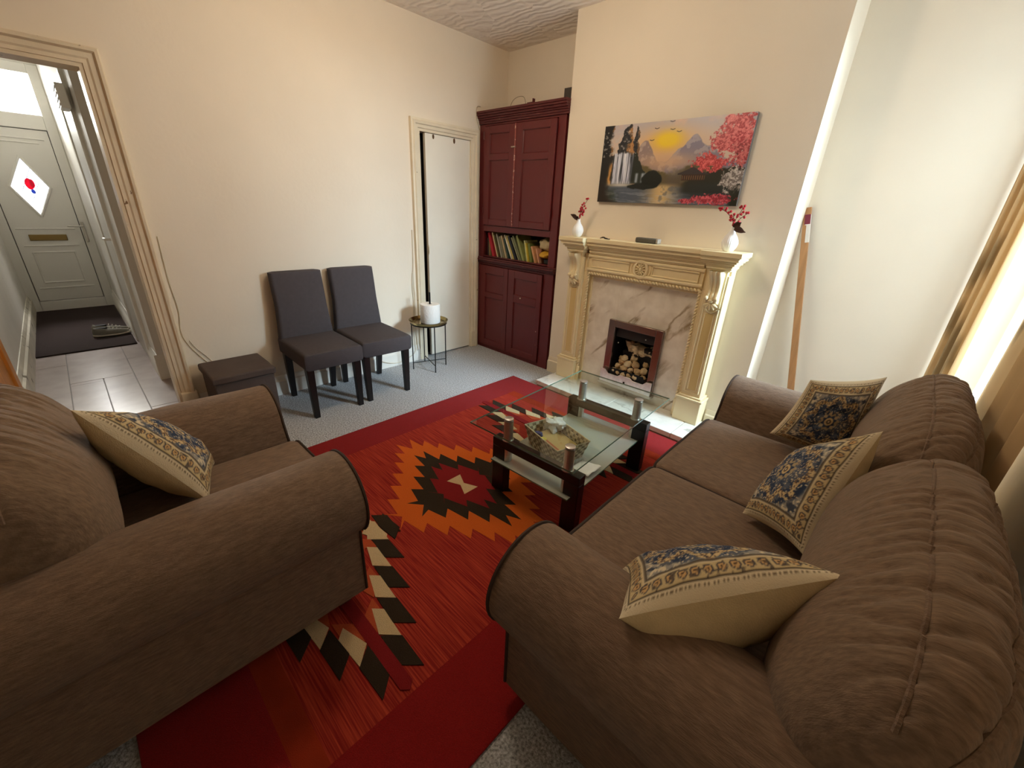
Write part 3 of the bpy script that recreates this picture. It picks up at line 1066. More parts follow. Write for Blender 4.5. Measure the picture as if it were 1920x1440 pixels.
# gas fire
gf = thing('gas_fire', 'inset gas fire with brushed metal frame and pale logs', 'fire', (1.832, -.05, .12))
B = MB()
B.box(1.612, 1.668, -.062, -.036, .135, .632).box(2.0, 2.056, -.062, -.036, .135, .632).box(1.668, 2.0, -.062, -.036, .578, .632)
B.build('frame', mat('tinted_chrome', (150, 128, 118), .24, metal=.9), gf, bevel=.003)  # chrome frame with its brown-red reflections put into the base colour
B = MB()
B.box(1.658, 1.662, -.04, .25, .13, .60).box(2.006, 2.010, -.04, .25, .13, .60).box(1.658, 2.01, .246, .25, .13, .60)
B.box(1.658, 2.01, -.04, .25, .596, .60).box(1.658, 2.01, -.04, .25, .13, .134)
B.build('firebox', mat('black_firebox', (22, 20, 19), .5), gf)
MB().box(1.668, 2.0, -.03, -.02, .50, .578).build('hood', mat('dark_hood', (36, 34, 32), .45), gf, bevel=.004)
for x, z in ((1.70, .455), (1.92, .53)):
    MB().ball((x, -.032, z), .005).build('screw', CHROME, gf)
fret = [(1.612, .235), (1.655, .232), (1.682, .205), (1.765, .205), (1.79, .222), (1.875, .222), (1.90, .205), (1.985, .205), (2.012, .232), (2.056, .235), (2.056, .128), (1.612, .128)]
ft = MB().prism(fret, lambda p, q, t: (p, t, q), -.096, -.086).build('fret', mat('pale_metal', (228, 226, 222), .35, metal=.85, vary=(40, .1)), gf, bevel=.002)
MB().ball((1.833, -.098, .170), (.009, .005, .009)).build('control_knob', BLACK, ft)
MB().box(1.60, 2.066, -.10, -.043, .105, .128).build('bottom_tray', mat('pale_metal_tray', (190, 184, 170), .35, metal=.7), gf, bevel=.003)
MB().prism([(1.67, .20), (1.995, .20), (1.97, .255), (1.695, .255)], lambda p, q, t: (p, t, q), -.08, -.07).build('coal_tray', BLACK, gf)
MB().box(1.69, 1.985, -.07, .10, .135, .215).build('coal_bed', mat('pale_ceramic_bed', (150, 128, 96), .9, bump=(40, .6)), gf, bevel=.01)
COALM = [mat('pale_ceramic_pebble', (200, 178, 138), .85, vary=(16, .22), bump=(40, .4), spots=(22, .66, (70, 56, 42))),
         mat('tan_ceramic_pebble', (184, 156, 112), .85, vary=(14, .25), bump=(40, .4), spots=(20, .62, (64, 50, 38)))]
protos = [MB().ball((0, 0, 0), (.030, .026, .023), 12, 9, wob=.3, seed=s_).build('pebble', COALM[s_ % 2], gf, local=True) for s_ in range(2)]
spots_ = [(1.715, -.055, .235, .9), (1.755, -.06, .228, 1), (1.805, -.062, .226, 1.05), (1.855, -.062, .228, 1.05), (1.905, -.06, .230, 1.0), (1.955, -.055, .235, .95),
          (1.73, -.035, .27, .95), (1.785, -.045, .268, 1.1), (1.845, -.045, .265, .9), (1.90, -.035, .268, 1.1), (1.945, -.02, .275, 1.1),
          (1.752, -.02, .305, 1.0), (1.81, -.03, .305, 1.15), (1.87, -.02, .310, 1.25), (1.765, -.01, .335, 1.05), (1.725, .02, .318, .9), (1.83, .02, .34, 1.1), (1.93, .03, .315, 1.0)]
for k, (x, y, z, sc) in enumerate(spots_):
    c = protos[k % 2] if k < 2 else protos[k % 2].copy()
    if k >= 2:
        COL.objects.link(c)
        c.parent = gf
    c.location = FRAME[gf] @ Vector((x, y, z))
    c.scale = (sc, sc, sc)
    c.rotation_euler = (random.uniform(-.6, .6), random.uniform(-.8, .8), random.uniform(0, 6))
LOGM = mat('charred_pale_log', (196, 178, 142), .85, vary=(26, .3), stretch=(1, 1, 3), bump=(30, .8), spots=(20, .56, (44, 36, 28)))
lg = MB()
def logfn(i, j):
    t, a = i / 15, 2 * PI * j / 14
    r = .042 * (1 + .3 * noise.noise((t * 4, math.cos(a), math.sin(a)))) * (1 if 0 < i < 15 else .75)
    return (1.755 + .225 * t, .07 + r * math.cos(a), .425 - .03 * t + r * 1.15 * math.sin(a) + .012 * math.sin(t * 9))


lg.grid(16, 14, logfn, cv=True, caps=True)
lg.build('log', LOGM, gf)
lg = MB()
lg.grid(12, 12, lambda i, j: (1.74 + .045 * i / 11 + .026 * math.cos(2 * PI * j / 12), .055 + .024 * math.sin(2 * PI * j / 12) , .465 - .085 * i / 11 + .004 * math.sin(i)), cv=True, caps=True)
lg.build('log', LOGM, gf)
lg = MB()
lg.grid(12, 12, lambda i, j: (1.81 + .06 * math.cos(2 * PI * j / 12) * .5 + .02 * i / 11, .04 + .03 * math.sin(2 * PI * j / 12), .45 - .09 * i / 11), cv=True, caps=True)
lg.build('log', LOGM, gf)
MB().box(1.72, 1.99, .03, .13, .134, .385).build('log_support', BLACK, gf)

# ------------------------------------------------------------------ picture above the mantelpiece
def hash2(a, b):
    return (np.sin(a * 127.1 + b * 311.7) * 43758.5453) % 1.0


def vnoise(x, y):
    xi, yi = np.floor(x), np.floor(y)
    xf_, yf_ = x - xi, y - yi
    u_, v_ = xf_ * xf_ * (3 - 2 * xf_), yf_ * yf_ * (3 - 2 * yf_)
    return (hash2(xi, yi) * (1 - u_) + hash2(xi + 1, yi) * u_) * (1 - v_) + (hash2(xi, yi + 1) * (1 - u_) + hash2(xi + 1, yi + 1) * u_) * v_


def fbm(x, y, o=4):
    s_, a, t = 0, .5, 0
    for _ in range(o):
        s_ = s_ + a * vnoise(x, y)
        t += a
        x, y, a = x * 2.03 + 17.3, y * 2.03 + 5.1, a * .5
    return s_ / t


def srgb_to_lin(c):
    c = np.clip(c / 255.0, 0, 1)
    return np.where(c <= .04045, c / 12.92, ((c + .055) / 1.055) ** 2.4)


def ss(a, b, x):
    t = np.clip((x - a) / (b - a), 0, 1)
    return t * t * (3 - 2 * t)


def paint_landscape(U, V):
    u, v = U, V
    n1, n2, n3 = fbm(u * 9, v * 6), fbm(u * 30 + 3, v * 16), fbm(u * 70, v * 40 + 9)
    P = np.zeros(u.shape + (3,))

    def lay(m, c):
        m = np.clip(m, 0, 1)[..., None]
        P[:] = P * (1 - m) + np.array(c, float) * m
    # sky
    P[:] = np.array((206, 188, 176))
    lay(ss(.75, 1.0, v), (182, 178, 186))
    lay(ss(.5, .9, n1) * .7, (226, 188, 164))
    g = np.exp(-(((u - .47) / .22) ** 2 + ((v - .73) / .2) ** 2))
    lay(g * .9, (226, 176, 112))
    g = np.exp(-(((u - .49) / .085) ** 2 + ((v - .775) / .09) ** 2))
    lay(np.clip(g * 1.5, 0, 1), (240, 206, 40))
    # far mountains
    r = .52 + .30 * np.exp(-((u - .67) / .07) ** 2) + .10 * np.exp(-((u - .57) / .05) ** 2) + .14 * np.exp(-((u - .79) / .06) ** 2) + .05 * (n2 - .5)
    m = ss(0, .02, r - v) * (u > .44)
    lay(m, (128, 122, 140))
    lay(m * ss(.5, .6, n2) * .7, (176, 166, 172))
    r = .5 + .30 * np.exp(-((u - .335) / .075) ** 2) + .06 * (n2 - .5)
    m = ss(0, .02, r - v) * (u < .5)
    lay(m, (146, 128, 126))
    lay(m * ss(.48, .6, n2) * .8, (188, 168, 158))
    # mist in the valley
    g = np.exp(-(((u - .52) / .2) ** 2 + ((v - .52) / .1) ** 2))
    lay(g * .85, (206, 168, 134))
    # middle forest
    r = .44 + .10 * np.exp(-((u - .75) / .12) ** 2) + .10 * (n2 - .5)
    lay(ss(0, .06, r - v) * ss(.5, .66, u), (96, 86, 60))
    r = .40 + .12 * np.exp(-((u - .33) / .09) ** 2) + .12 * (n2 - .5)
    lay(ss(0, .04, r - v) * ss(.60, .5, u), (104, 92, 60))
    lay(ss(.40, .30, v) * ss(.42, .55, u) * (u < .62) * .8, (92, 82, 66))
    # left cliffs, lit orange on their right flanks
    def cliff(cu, wd, top, base, lit):
        x = (u - cu) / wd + 1.1 * (fbm(u * 26 + cu * 40, v * 13) - .5)
        r = base + (top - base) * np.clip(1 - np.abs(x) ** 1.6, 0, 1) + .06 * (n2 - .5)
        m = ss(0, .015, r - v) * (np.abs(x) < 1.05) * (v > .24)
        lay(m, (38, 40, 46))
        lay(m * ss(.48, .6, n3) * .5, (84, 78, 70))
        lay(m * ss(.05, .45, x + .6 * (n2 - .5)) * lit, (208, 150, 92))
        lay(m * ss(.5, .9, x + .6 * (n2 - .5)) * lit * .7, (120, 84, 54))
    cliff(.262, .035, .97, .5, .5)
    cliff(.19, .075, 1.04, .5, .85)
    cliff(.03, .10, 1.25, .0, .75)
    lay(ss(.09, .05, u + .05 * (n2 - .5)) * (v > .1), (30, 32, 34))
    lay(ss(.105, .075, u + .05 * (n2 - .5)) * (v < .62) * (v > .1), (34, 34, 32))
    lay(np.exp(-((u - .078 - .02 * (n2 - .5)) / .013) ** 2) * ss(.20, .28, v) * ss(.56, .42, v), (206, 154, 84))
    r = .68 + .10 * (n2 - .5) - 3.2 * np.abs(u - .268)
    lay(ss(0, .02, r - v) * (v > .25), (40, 46, 38))
    lay(ss(0, .06, .66 - v) * ss(.09, .1, u) * ss(.27, .25, u) * (v > .24), (52, 56, 62))
    lay(ss(.60, .64, fbm(u * 60 + 4, v * 34)) * (u < .27) * (v > .60) * (v < .92) * .6, (196, 192, 186))
    # waterfall in separate strands
    m = ss(.098, .112, u + .01 * (n2 - .5)) * ss(.262, .245, u) * ss(.23, .27, v) * ss(.665, .64, v + .05 * (fbm(u * 30, v * 2) - .5))
    st = fbm(u * 75, v * 2.2 + 3) * .65 + fbm(u * 170, v * 3) * .35
    lay(m * ss(.36, .62, st), (196, 202, 222))
    lay(m * ss(.55, .7, st), (236, 238, 244))
    m = np.exp(-(((u - .18) / .10) ** 2 + ((v - .225) / .04) ** 2))
    lay(m * .85, (222, 220, 216))
    for uu in (.30, .345, .365):
        m = np.exp(-((u - uu) / .011) ** 2) * ss(.25, .28, v) * ss(.40, .37, v)
        lay(m * .85, (176, 186, 204))
    # river
    lay(ss(.24, .19, v), (82, 92, 106))
    lay(ss(.22, .12, v) * ss(.30, .18, u) * ss(.55, .4, n1), (54, 66, 60))
    g = np.exp(-(((u - .50) / .10) ** 2)) * ss(.27, .20, v) * (1 - .5 * ss(.55, .7, n2))
    lay(g * .95, (216, 184, 128))
    lay(ss(.5, .7, fbm(u * 14, v * 60)) * ss(.2, .1, v) * .35, (188, 190, 196))
    # dark bush and rocks
    g = ((u - .415) / .075) ** 2 + ((v - .30) / .115) ** 2
    lay(ss(1.15, .85, g + .5 * (n2 - .5)), (26, 32, 28))
    g = ((u - .33) / .09) ** 2 + ((v - .215) / .04) ** 2
    lay(ss(1.2, .8, g + 1.2 * (n2 - .5)), (32, 38, 36))
    lay(ss(.12, .02, u + .35 * v - .06 + .1 * (n2 - .5)), (40, 32, 26))
    # right bank with pavilion
    r = .27 + .18 * ss(.58, .9, u) + .08 * (n2 - .5)
    lay(ss(0, .03, r - v) * ss(.60, .68, u) * ss(.12, .16, v), (44, 44, 34))
    ry_ = .455 - .10 * np.abs(u - .69) / .1 - .25 * ((u - .69) / .12) ** 2 * -.12
    lay((np.abs(u - .695) < .10) * ss(.355, .36, v) * ss(0, .01, ry_ - v), (58, 52, 54))
    lay((np.abs(u - .70) < .075) * (v < .36) * (v > .29), (62, 44, 34))
    lay((np.abs(u - .70) < .075) * (v < .345) * (v > .30) * ((u * 70) % 1 < .4), (120, 92, 64))
    lay(ss(.30, .22, v) * ss(.62, .72, u) * ss(.05, .12, v) * .8, (44, 50, 50))
    # blossom tree
    def blot(cu, cv, ru, rv, thr, c1, c2, f):
        g = ((u - cu) / ru) ** 2 + ((v - cv) / rv) ** 2
        k = fbm(u * f, v * f * .5)
        k2 = fbm(u * f * 2.6 + 3, v * f * 1.3 + 8)
        m = ss(thr + .04, thr - .04, g * .42 + .75 * (k - .5) + .9 * (k2 - .5))
        lay(m, c1)
        lay(m * ss(.5, .6, fbm(u * f * 2.4 + 7, v * f * 1.2)), c2)
        lay(m * ss(.60, .66, fbm(u * f * 4 + 1, v * f * 2 + 3)) * .7, tuple(min(255, x + 28) for x in c2))
    for t in np.linspace(0, 1, 24):
        cu, cv = .985 - .10 * t ** 1.5, .35 + .42 * t
        lay(ss(1.2, .8, ((u - cu) / .008) ** 2 + ((v - cv) / .03) ** 2), (58, 34, 28))
    blot(.92, .80, .11, .26, .44, (176, 58, 66), (222, 120, 122), 34)
    blot(.82, .72, .07, .10, .34, (168, 60, 66), (214, 112, 112), 38)
    blot(.78, .50, .10, .11, .40, (178, 58, 62), (214, 96, 96), 36)
    blot(.97, .58, .07, .14, .36, (150, 54, 60), (206, 110, 110), 36)
    blot(.96, .30, .08, .14, .38, (120, 112, 108), (196, 190, 186), 40)
    lay(ss(.93, .97, u) * ss(.25, .1, v), (40, 44, 34))
    blot(.84, .07, .13, .06, .36, (150, 46, 60), (206, 92, 104), 40)
    blot(.68, .04, .05, .03, .34, (150, 46, 60), (206, 92, 104), 44)
    # birds
    for bu, bv in ((.375, .79), (.40, .925), (.51, .90), (.555, .87), (.50, .99)):
        du, dv_ = (u - bu), (v - bv)
        lay(ss(.006, .003, np.abs(dv_ - .6 * np.abs(du) + .01)) * (np.abs(du) < .017), (60, 50, 50))
    return P


NU, NV = 420, 210
gu, gv = np.meshgrid(np.linspace(0, 1, NU), np.linspace(0, 1, NV), indexing='ij')
pc = paint_landscape(gu, gv)
pc = srgb_to_lin(pc)
pic = thing('canvas_picture', 'wide unframed landscape print of a waterfall and red tree above the mantelpiece', 'picture', (1.836, -.028, 1.465))
PX0, PX1, PZ0, PZ1 = 1.347, 2.326, 1.465, 1.946
B = MB().grid(NU, NV, lambda i, j: (PX0 + (PX1 - PX0) * i / (NU - 1), -.0285, PZ0 + (PZ1 - PZ0) * j / (NV - 1)))
cols = np.concatenate([pc.reshape(-1, 3), np.ones((NU * NV, 1))], axis=1)
B.build('print', mat('landscape_print', (255, 255, 255), .35, attr='Col'), pic, smooth=False, cols=cols)
MB().box(PX0, PX1, -.028, -.002, PZ0, PZ1).build('stretcher', mat('canvas_edge', (86, 76, 70), .6), pic)

# ------------------------------------------------------------------ vases and mantelpiece things
VASE = mat('white_ribbed_ceramic', (240, 240, 238), .35)
BERRY = mat('red_berry', (170, 26, 40), .35)
STEM = mat('dark_red_stem', (104, 36, 36), .6)
LEAF = mat('brown_leaf', (74, 46, 36), .6)


def vase(c, sc, lab):
    prof = [(.0, .001), (.022, .0), (.028, .004), (.040, .024), (.046, .046), (.044, .062), (.034, .084), (.020, .104), (.0125, .122), (.0115, .132), (.013, .137), (.009, .137), (.008, .12)]
    B = MB().lathe([(r * sc, z * sc) for r, z in prof], c, 112, rib=(28, .016, .008, .118 * sc))
    return tag(B.build('vase', VASE, org=c), lab, 'vase', 'white vases on the mantelpiece')


def sprig(c, stems, leaves, lab):
    t = thing('berry_sprig', lab, 'sprig', c, group='red berry sprigs in the vases')
    B = MB()
    proto = None
    bl = []
    for pts, twigs in stems:
        P = catmull([Vector(c) + Vector(p) for p in pts], 5)
        B.tube(P, .0016, 5)
        for (f, dx, dy, dz) in twigs:
            p = P[min(len(P) - 1, int(f * (len(P) - 1)))]
            q = p + Vector((dx, dy, dz))
            B.tube([p, q], .001, 4)
            bl.append(q)
        bl.append(P[-1])
    B.build('stem', STEM, t)
    for q in bl:
        if proto is None:
            proto = MB().ball((0, 0, 0), .0075, 9, 7).build('berry', BERRY, t, local=True)
            o = proto
        else:
            o = proto.copy()
            COL.objects.link(o)
            o.parent = t
        o.location = FRAME[t] @ q
    for (p0, p1, wd) in leaves:
        p0, p1 = Vector(c) + Vector(p0), Vector(c) + Vector(p1)
        d_ = p1 - p0
        sd = d_.cross(Vector((0, 1, .3))).normalized()
        B = MB()
        nn = d_.cross(sd).normalized()
        B.grid(9, 5, lambda i, j: p0 + d_ * (i / 8) + sd * wd * math.sin(PI * min(.97, i / 8 + .03)) ** .8 * (j / 2 - 1) + nn * (.006 * (abs(j - 2) / 2) ** 2 + .003 * math.sin(i)))
        lf = B.build('leaf', LEAF, t)
        md = lf.modifiers.new('thick', 'SOLIDIFY')
        md.thickness = .0012


va = (1.268, -.125, 1.2125)
vb = (2.368, -.115, 1.2125)
vase(va, .92, 'smaller looking white ribbed vase at the left end of the mantelpiece')
vase(vb, 1.0, 'white ribbed vase at the right end of the mantelpiece')
random.seed(11)


def rt(n, f0=.35, s=.018):
    return [(f0 + (1 - f0) * k / n, random.uniform(-s, s), random.uniform(-s * .6, s * .4), random.uniform(-.004, s)) for k in range(n)]


sprig((va[0], va[1], va[2] + .118), [([(0, 0, 0), (.012, -.004, .05), (.04, -.01, .10), (.072, -.012, .15)], rt(11)), ([(0, 0, 0), (.008, -.004, .04), (.024, 0, .075)], rt(6)), ([(0, 0, .0), (.02, 0, .05), (.05, -.0, .085)], rt(6))],
      [((0, 0, .008), (-.062, -.02, .042), .018), ((0, 0, .008), (-.045, .01, .022), .016), ((0, 0, .01), (-.02, -.02, .03), .014)],
      'red berry sprig leaning right with dark leaves in the left vase')
sprig((vb[0], vb[1], vb[2] + .128), [([(0, 0, 0), (-.01, -.004, .04), (-.05, -.01, .085), (-.098, -.012, .108)], rt(9)), ([(0, 0, 0), (.002, 0, .05), (.022, 0, .10), (.034, 0, .125)], rt(9)), ([(0, 0, 0), (-.01, 0, .04), (-.012, 0, .08)], rt(8, .3, .016)), ([(0, 0, 0), (.02, 0, .05), (.062, 0, .09)], rt(5))],
      [((0, 0, .008), (.082, -.025, -.012), .017), ((0, 0, .01), (.045, -.02, .04), .018), ((0, 0, .006), (.05, .01, .004), .015)],
      'red berry sprig spreading left with brown leaves in the right vase')
sp = thing('small_speaker', 'small grey oblong device lying on the middle of the mantelpiece', 'device', (1.825, -.075, 1.2125))
MB().box(1.742, 1.892, -.10, -.05, 1.2125, 1.246).build('body', mat('grey_fabric', (84, 80, 70), .6, vary=(200, .3)), sp, bevel=.008, seg=3)
MB().box(1.892, 1.912, -.099, -.051, 1.2135, 1.245).build('end_cap', mat('pale_grey_plastic', (160, 152, 140), .4), sp, bevel=.006)
kb = MB()
kb.tube(catmull([(1.452, -.09, 1.2155), (1.475, -.085, 1.224), (1.505, -.09, 1.216), (1.53, -.08, 1.2155)], 5), [.003] * 3 + [.005] * 6 + [.003] * 7)
kb.ball((1.50, -.088, 1.2175), (.016, .008, .005))
tag(kb.build('clip', mat('black_plastic', (26, 24, 22), .5), org=(1.49, -.09, 1.2125)), 'small black clip lying near the left vase on the mantelpiece', 'clip')

# wooden batten leaning in the right alcove
BAT = mat('pine_batten', (176, 128, 84), .5, vary=(4, .14), stretch=(14, 14, .6))
Pt, Pb = Vector((2.640, .268, 1.477)), Vector((2.985, .225, .0))
Pm = Vector((2.855, .25, .40))
dd = (Pm - Pt)
Pb = Pt + dd * (1.477 / (1.477 - .40))
Pb.y = .21
ax = (Pt - Pb).normalized()
sx = Vector((0, -1, 0)).cross(ax).normalized()
sy = ax.cross(sx)
Mb = Matrix((tuple(sx) + (0,), tuple(sy) + (0,), tuple(ax) + (0,), (0, 0, 0, 1))).transposed()
Mb = Matrix.Translation(Pb) @ Mb
Lb = (Pt - Pb).length
bt = thing('wooden_batten', 'long pine batten leaning in the right alcove beside the chimney breast', 'batten', Pb)
MB().box(-.019, .019, -.010, .010, .008, Lb, M=Mb).build('strip', BAT, bt, bevel=.002)
MB().box(-.0195, -.001, -.0112, .0112, Lb - .20, Lb - .10, M=Mb).box(-.0195, .006, -.0112, .0112, Lb - .10, Lb - .04, M=Mb).build('price_sticker', mat('sticker', (226, 218, 208), .5), bt)
MB().box(-.0197, .010, .0105, .0116, Lb - .095, Lb - .04, M=Mb).box(-.0197, .010, -.0116, -.0105, Lb - .095, Lb - .04, M=Mb).build('red_sticker', mat('dark_red_sticker', (120, 40, 58), .5), bt)
B = MB()
for k in range(9):
    B.box(-.016, -.006, -.0118, -.0112, Lb - .118 - k * .0045, Lb - .116 - k * .0045, M=Mb)
B.box(-.016, -.007, -.0118, -.0112, Lb - .172, Lb - .162, M=Mb)
B.build('sticker_print', BLACK, bt)
# ------------------------------------------------------------------ rug
RUGB = mat('deep_red_pile', (140, 26, 26), .95, spec=.1, vary=(300, .16), bump=(420, .6), sheen=.05)
RUGF = mat('streaked_rust_pile', (128, 32, 28), .95, spec=.1, vary=(1, .3), col2=(190, 74, 48), stretch=(5, 210, 1))
nt = RUGF.node_tree
for n in nt.nodes:
    if n.type == 'MAP_RANGE':
        n.inputs['From Min'].default_value = .40
        n.inputs['From Max'].default_value = .80
RUGO = mat('orange_pile', (204, 96, 34), .95, spec=.1, vary=(300, .12), bump=(420, .5))
RUGK = mat('dark_brown_pile', (52, 42, 32), .95, spec=.1, vary=(300, .2), bump=(420, .5))
RUGR = mat('wine_red_pile', (128, 30, 32), .95, spec=.1, vary=(300, .14), bump=(420, .5))
RUGC = mat('cream_pile', (214, 188, 146), .95, spec=.1, vary=(300, .1), bump=(420, .7))
RUGS = mat('rust_orange_pile', (176, 78, 46), .95, spec=.1, vary=(300, .12), bump=(420, .5))
RUGT = mat('rust_band_pile', (150, 50, 26), .95, spec=.1, vary=(9, .14), bump=(420, .5))
CX, CY = 1.805, -1.712
RX0, RX1, RY0, RY1 = .90, 2.765, -3.09, -.368
rg = thing('rug', 'red patterned rug with an orange zigzag medallion under the glass table', 'rug', (CX, CY, 0))
MB().box(RX0, RX1, RY0, RY1, .0005, .009).build('border', RUGB, rg, bevel=.003)
LZ = [.0092]


def layer(name, polys, m, parent=rg):
    z = LZ[0]
    for n_, poly in enumerate(polys):
        MB().prism(poly, lambda p, q, t: (p, q, t), .0085, z + n_ * 6e-6).build(name, m, parent, smooth=False)
    LZ[0] += .0005


layer('field', [[(1.14, -2.815), (2.50, -2.815), (2.50, -.61), (1.14, -.61)]], RUGF)
layer('rust_band', [[(1.14, -2.815), (2.50, -2.815), (2.50, -2.74), (1.14, -2.74)], [(1.14, -.685), (2.50, -.685), (2.50, -.61), (1.14, -.61)]], RUGT)


def serrated(T, N):
    """T tips and N notches of one quadrant, from the u axis to the v axis; N[0] on the u axis, N[-1] on the v axis"""
    q = []
    for k, t in enumerate(T):
        q.append(t)
        if k < len(T) - 1:
            q.append(N[k + 1])
    pts = [(N[0][0], 0)] + q + [(0, N[-1][1])]
    full = pts[:]
    full += [(-u, v) for u, v in reversed(pts[:-1])]
    full += [(-u, -v) for u, v in pts[1:]]
    full += [(u, -v) for u, v in reversed(pts[1:-1])]
    return [(CX + u, CY + v) for u, v in full]


TO = [(.58, .048), (.505, .106), (.42, .158), (.333, .225), (.245, .29), (.158, .358), (.07, .425)]
NO = [(.472, 0)] + [((TO[k][0] + TO[k + 1][0]) / 2 - .085, (TO[k][1] + TO[k + 1][1]) / 2 - .013) for k in range(6)] + [(0, .372)]
layer('orange_medallion', [serrated(TO, NO)], RUGO)
TD = [(.408, .033), (.315, .092), (.232, .155), (.148, .225), (.065, .303)]
ND = [(.333, 0)] + [((TD[k][0] + TD[k + 1][0]) / 2 - (.088 if k < 3 else .062), (TD[k][1] + TD[k + 1][1]) / 2 - .012) for k in range(4)] + [(0, .248)]
layer('dark_medallion', [serrated(TD, ND)], RUGK)
TW = [(.245, .026), (.158, .098), (.068, .172)]
NW = [(.172, 0)] + [((TW[k][0] + TW[k + 1][0]) / 2 - .086, (TW[k][1] + TW[k + 1][1]) / 2 + .006) for k in range(2)] + [(0, .125)]
layer('wine_medallion', [serrated(TW, NW)], RUGR)
layer('cream_bow', [[(CX - .074, CY - .046), (CX, CY - .012), (CX + .074, CY - .046), (CX + .074, CY + .046), (CX, CY + .012), (CX - .074, CY + .046)]], RUGC)
# end motifs: rows of slanted lozenges, mirrored about the axis of each motif
Q = {'d': [], 'c': [], 'o': [], 's': []}
AY = -2.488
for k in range(4):
    px, py = 1.842 + .1432 * (k), -2.264 - .0665 * k
    Q['d'].append([(px, py), (px + .05, py + .055), (px + .186, py + .050), (px + .128, py - .010)])
    if k < 3:
        cxx, cyy = px + .026, py - .036
        Q['c'].append([(cxx, cyy), (cxx + .033, cyy + .032), (cxx + .165, cyy + .022), (cxx + .108, cyy - .032)])
        ox, oy = cxx + .04, cyy - .075
    if k < 3:
        Q['o'].append([(px + .13, py - .08), (px + .19, py - .08), (px + .275, py - .14), (px + .20, py - .16)])
Q['d'].append([(1.70, -2.187), (1.75, -2.132), (1.885, -2.142), (1.83, -2.198)])
Q['c'].append([(1.72, -2.222), (1.75, -2.196), (1.894, -2.208), (1.829, -2.277)])
Q['o'].append([(1.80, -2.30), (1.836, -2.268), (1.90, -2.265), (1.87, -2.31), (1.92, -2.36), (1.86, -2.40), (1.80, -2.42)])
Q['s'].append([(1.62, -2.466), (2.47, -2.466), (2.49, AY), (2.47, -2.510), (1.62, -2.510)])


def fam(polys, with_axis=True):
    out = []
    for p in polys:
        for my in ((False, True) if with_axis else (False,)):
            a = [(x, 2 * AY - y if my else y) for x, y in p]
            for mx in (True, False):
                b = [(2 * CX - x if mx else x, y) for x, y in a]
                for mv in (False, True):
                    out.append([(x, 2 * CY - y if mv else y) for x, y in b])
    return out


layer('rust_lozenge', fam(Q['o']), RUGS)
layer('cream_lozenge', fam(Q['c']), RUGC)
layer('dark_lozenge', fam(Q['d']), RUGK)
layer('axis_stripe', fam(Q['s'], False), RUGR)

# ------------------------------------------------------------------ glass coffee table
RZ = .012   # rug surface
DARKWOOD = mat('black_brown_wood', (24, 22, 21), .35, vary=(3, .2), stretch=(1, 1, 6))
TGL = glass_mat('table_glass', (.92, .965, .94), .01, ior=1.75)
EDGE = mat('green_glass_edge', (96, 130, 112), .1, spec=.8)
FGL = glass_mat('frosted_shelf_glass', (.80, .86, .83), .12, haze=.5, haze_col=(.66, .69, .62), ior=1.6)
ct = thing('coffee_table', 'glass topped coffee table with black legs standing on the rug', 'table', (2.165, -1.222, RZ), math.radians(3))
def L_(B, name, m, **k):
    return B.build(name, m, ct, local=True, **k)


for y in (-.346, .346):
    for x in (-.22, .22):
        L_(MB().box(x - .04, x + .04, y - .026, y + .026, 0, .265), 'leg', DARKWOOD, bevel=.003)
    L_(MB().box(-.26, .26, y - .026, y + .026, .265, .312), 'beam', DARKWOOD, bevel=.003)
    for x in (-.18, .18):
        p = L_(MB().lathe([(.0235, .312), (.0235, .421)], (x, y, 0), 28), 'post', CHROME)
        MB().lathe([(.029, .312), (.029, .317), (.0, .317)], (x, y, 0), 28).build('collar', CHROME, p, local=True)
        cp = MB().lathe([(.0235, .4292), (.0235, .434), (.020, .436), (.0, .436)], (x, y, 0), 28)
        cp.build('cap', CHROME, p, local=True)
        p = L_(MB().lathe([(.0235, .197), (.0235, .265)], (x, y, 0), 28), 'lower_post', CHROME)
def pane(x0, x1, y0, y1, z0, z1):
    B = MB().box(x0, x1, y0, y1, z0, z1)
    B.m = [1, 1, 1, 1, 0, 0]
    return B


L_(pane(-.295, .295, -.50, .50, .4212, .4290), 'glass_top', [TGL, EDGE], smooth=False)
L_(pane(-.245, .225, -.40, .40, .189, .196), 'glass_shelf', [FGL, EDGE], smooth=False)

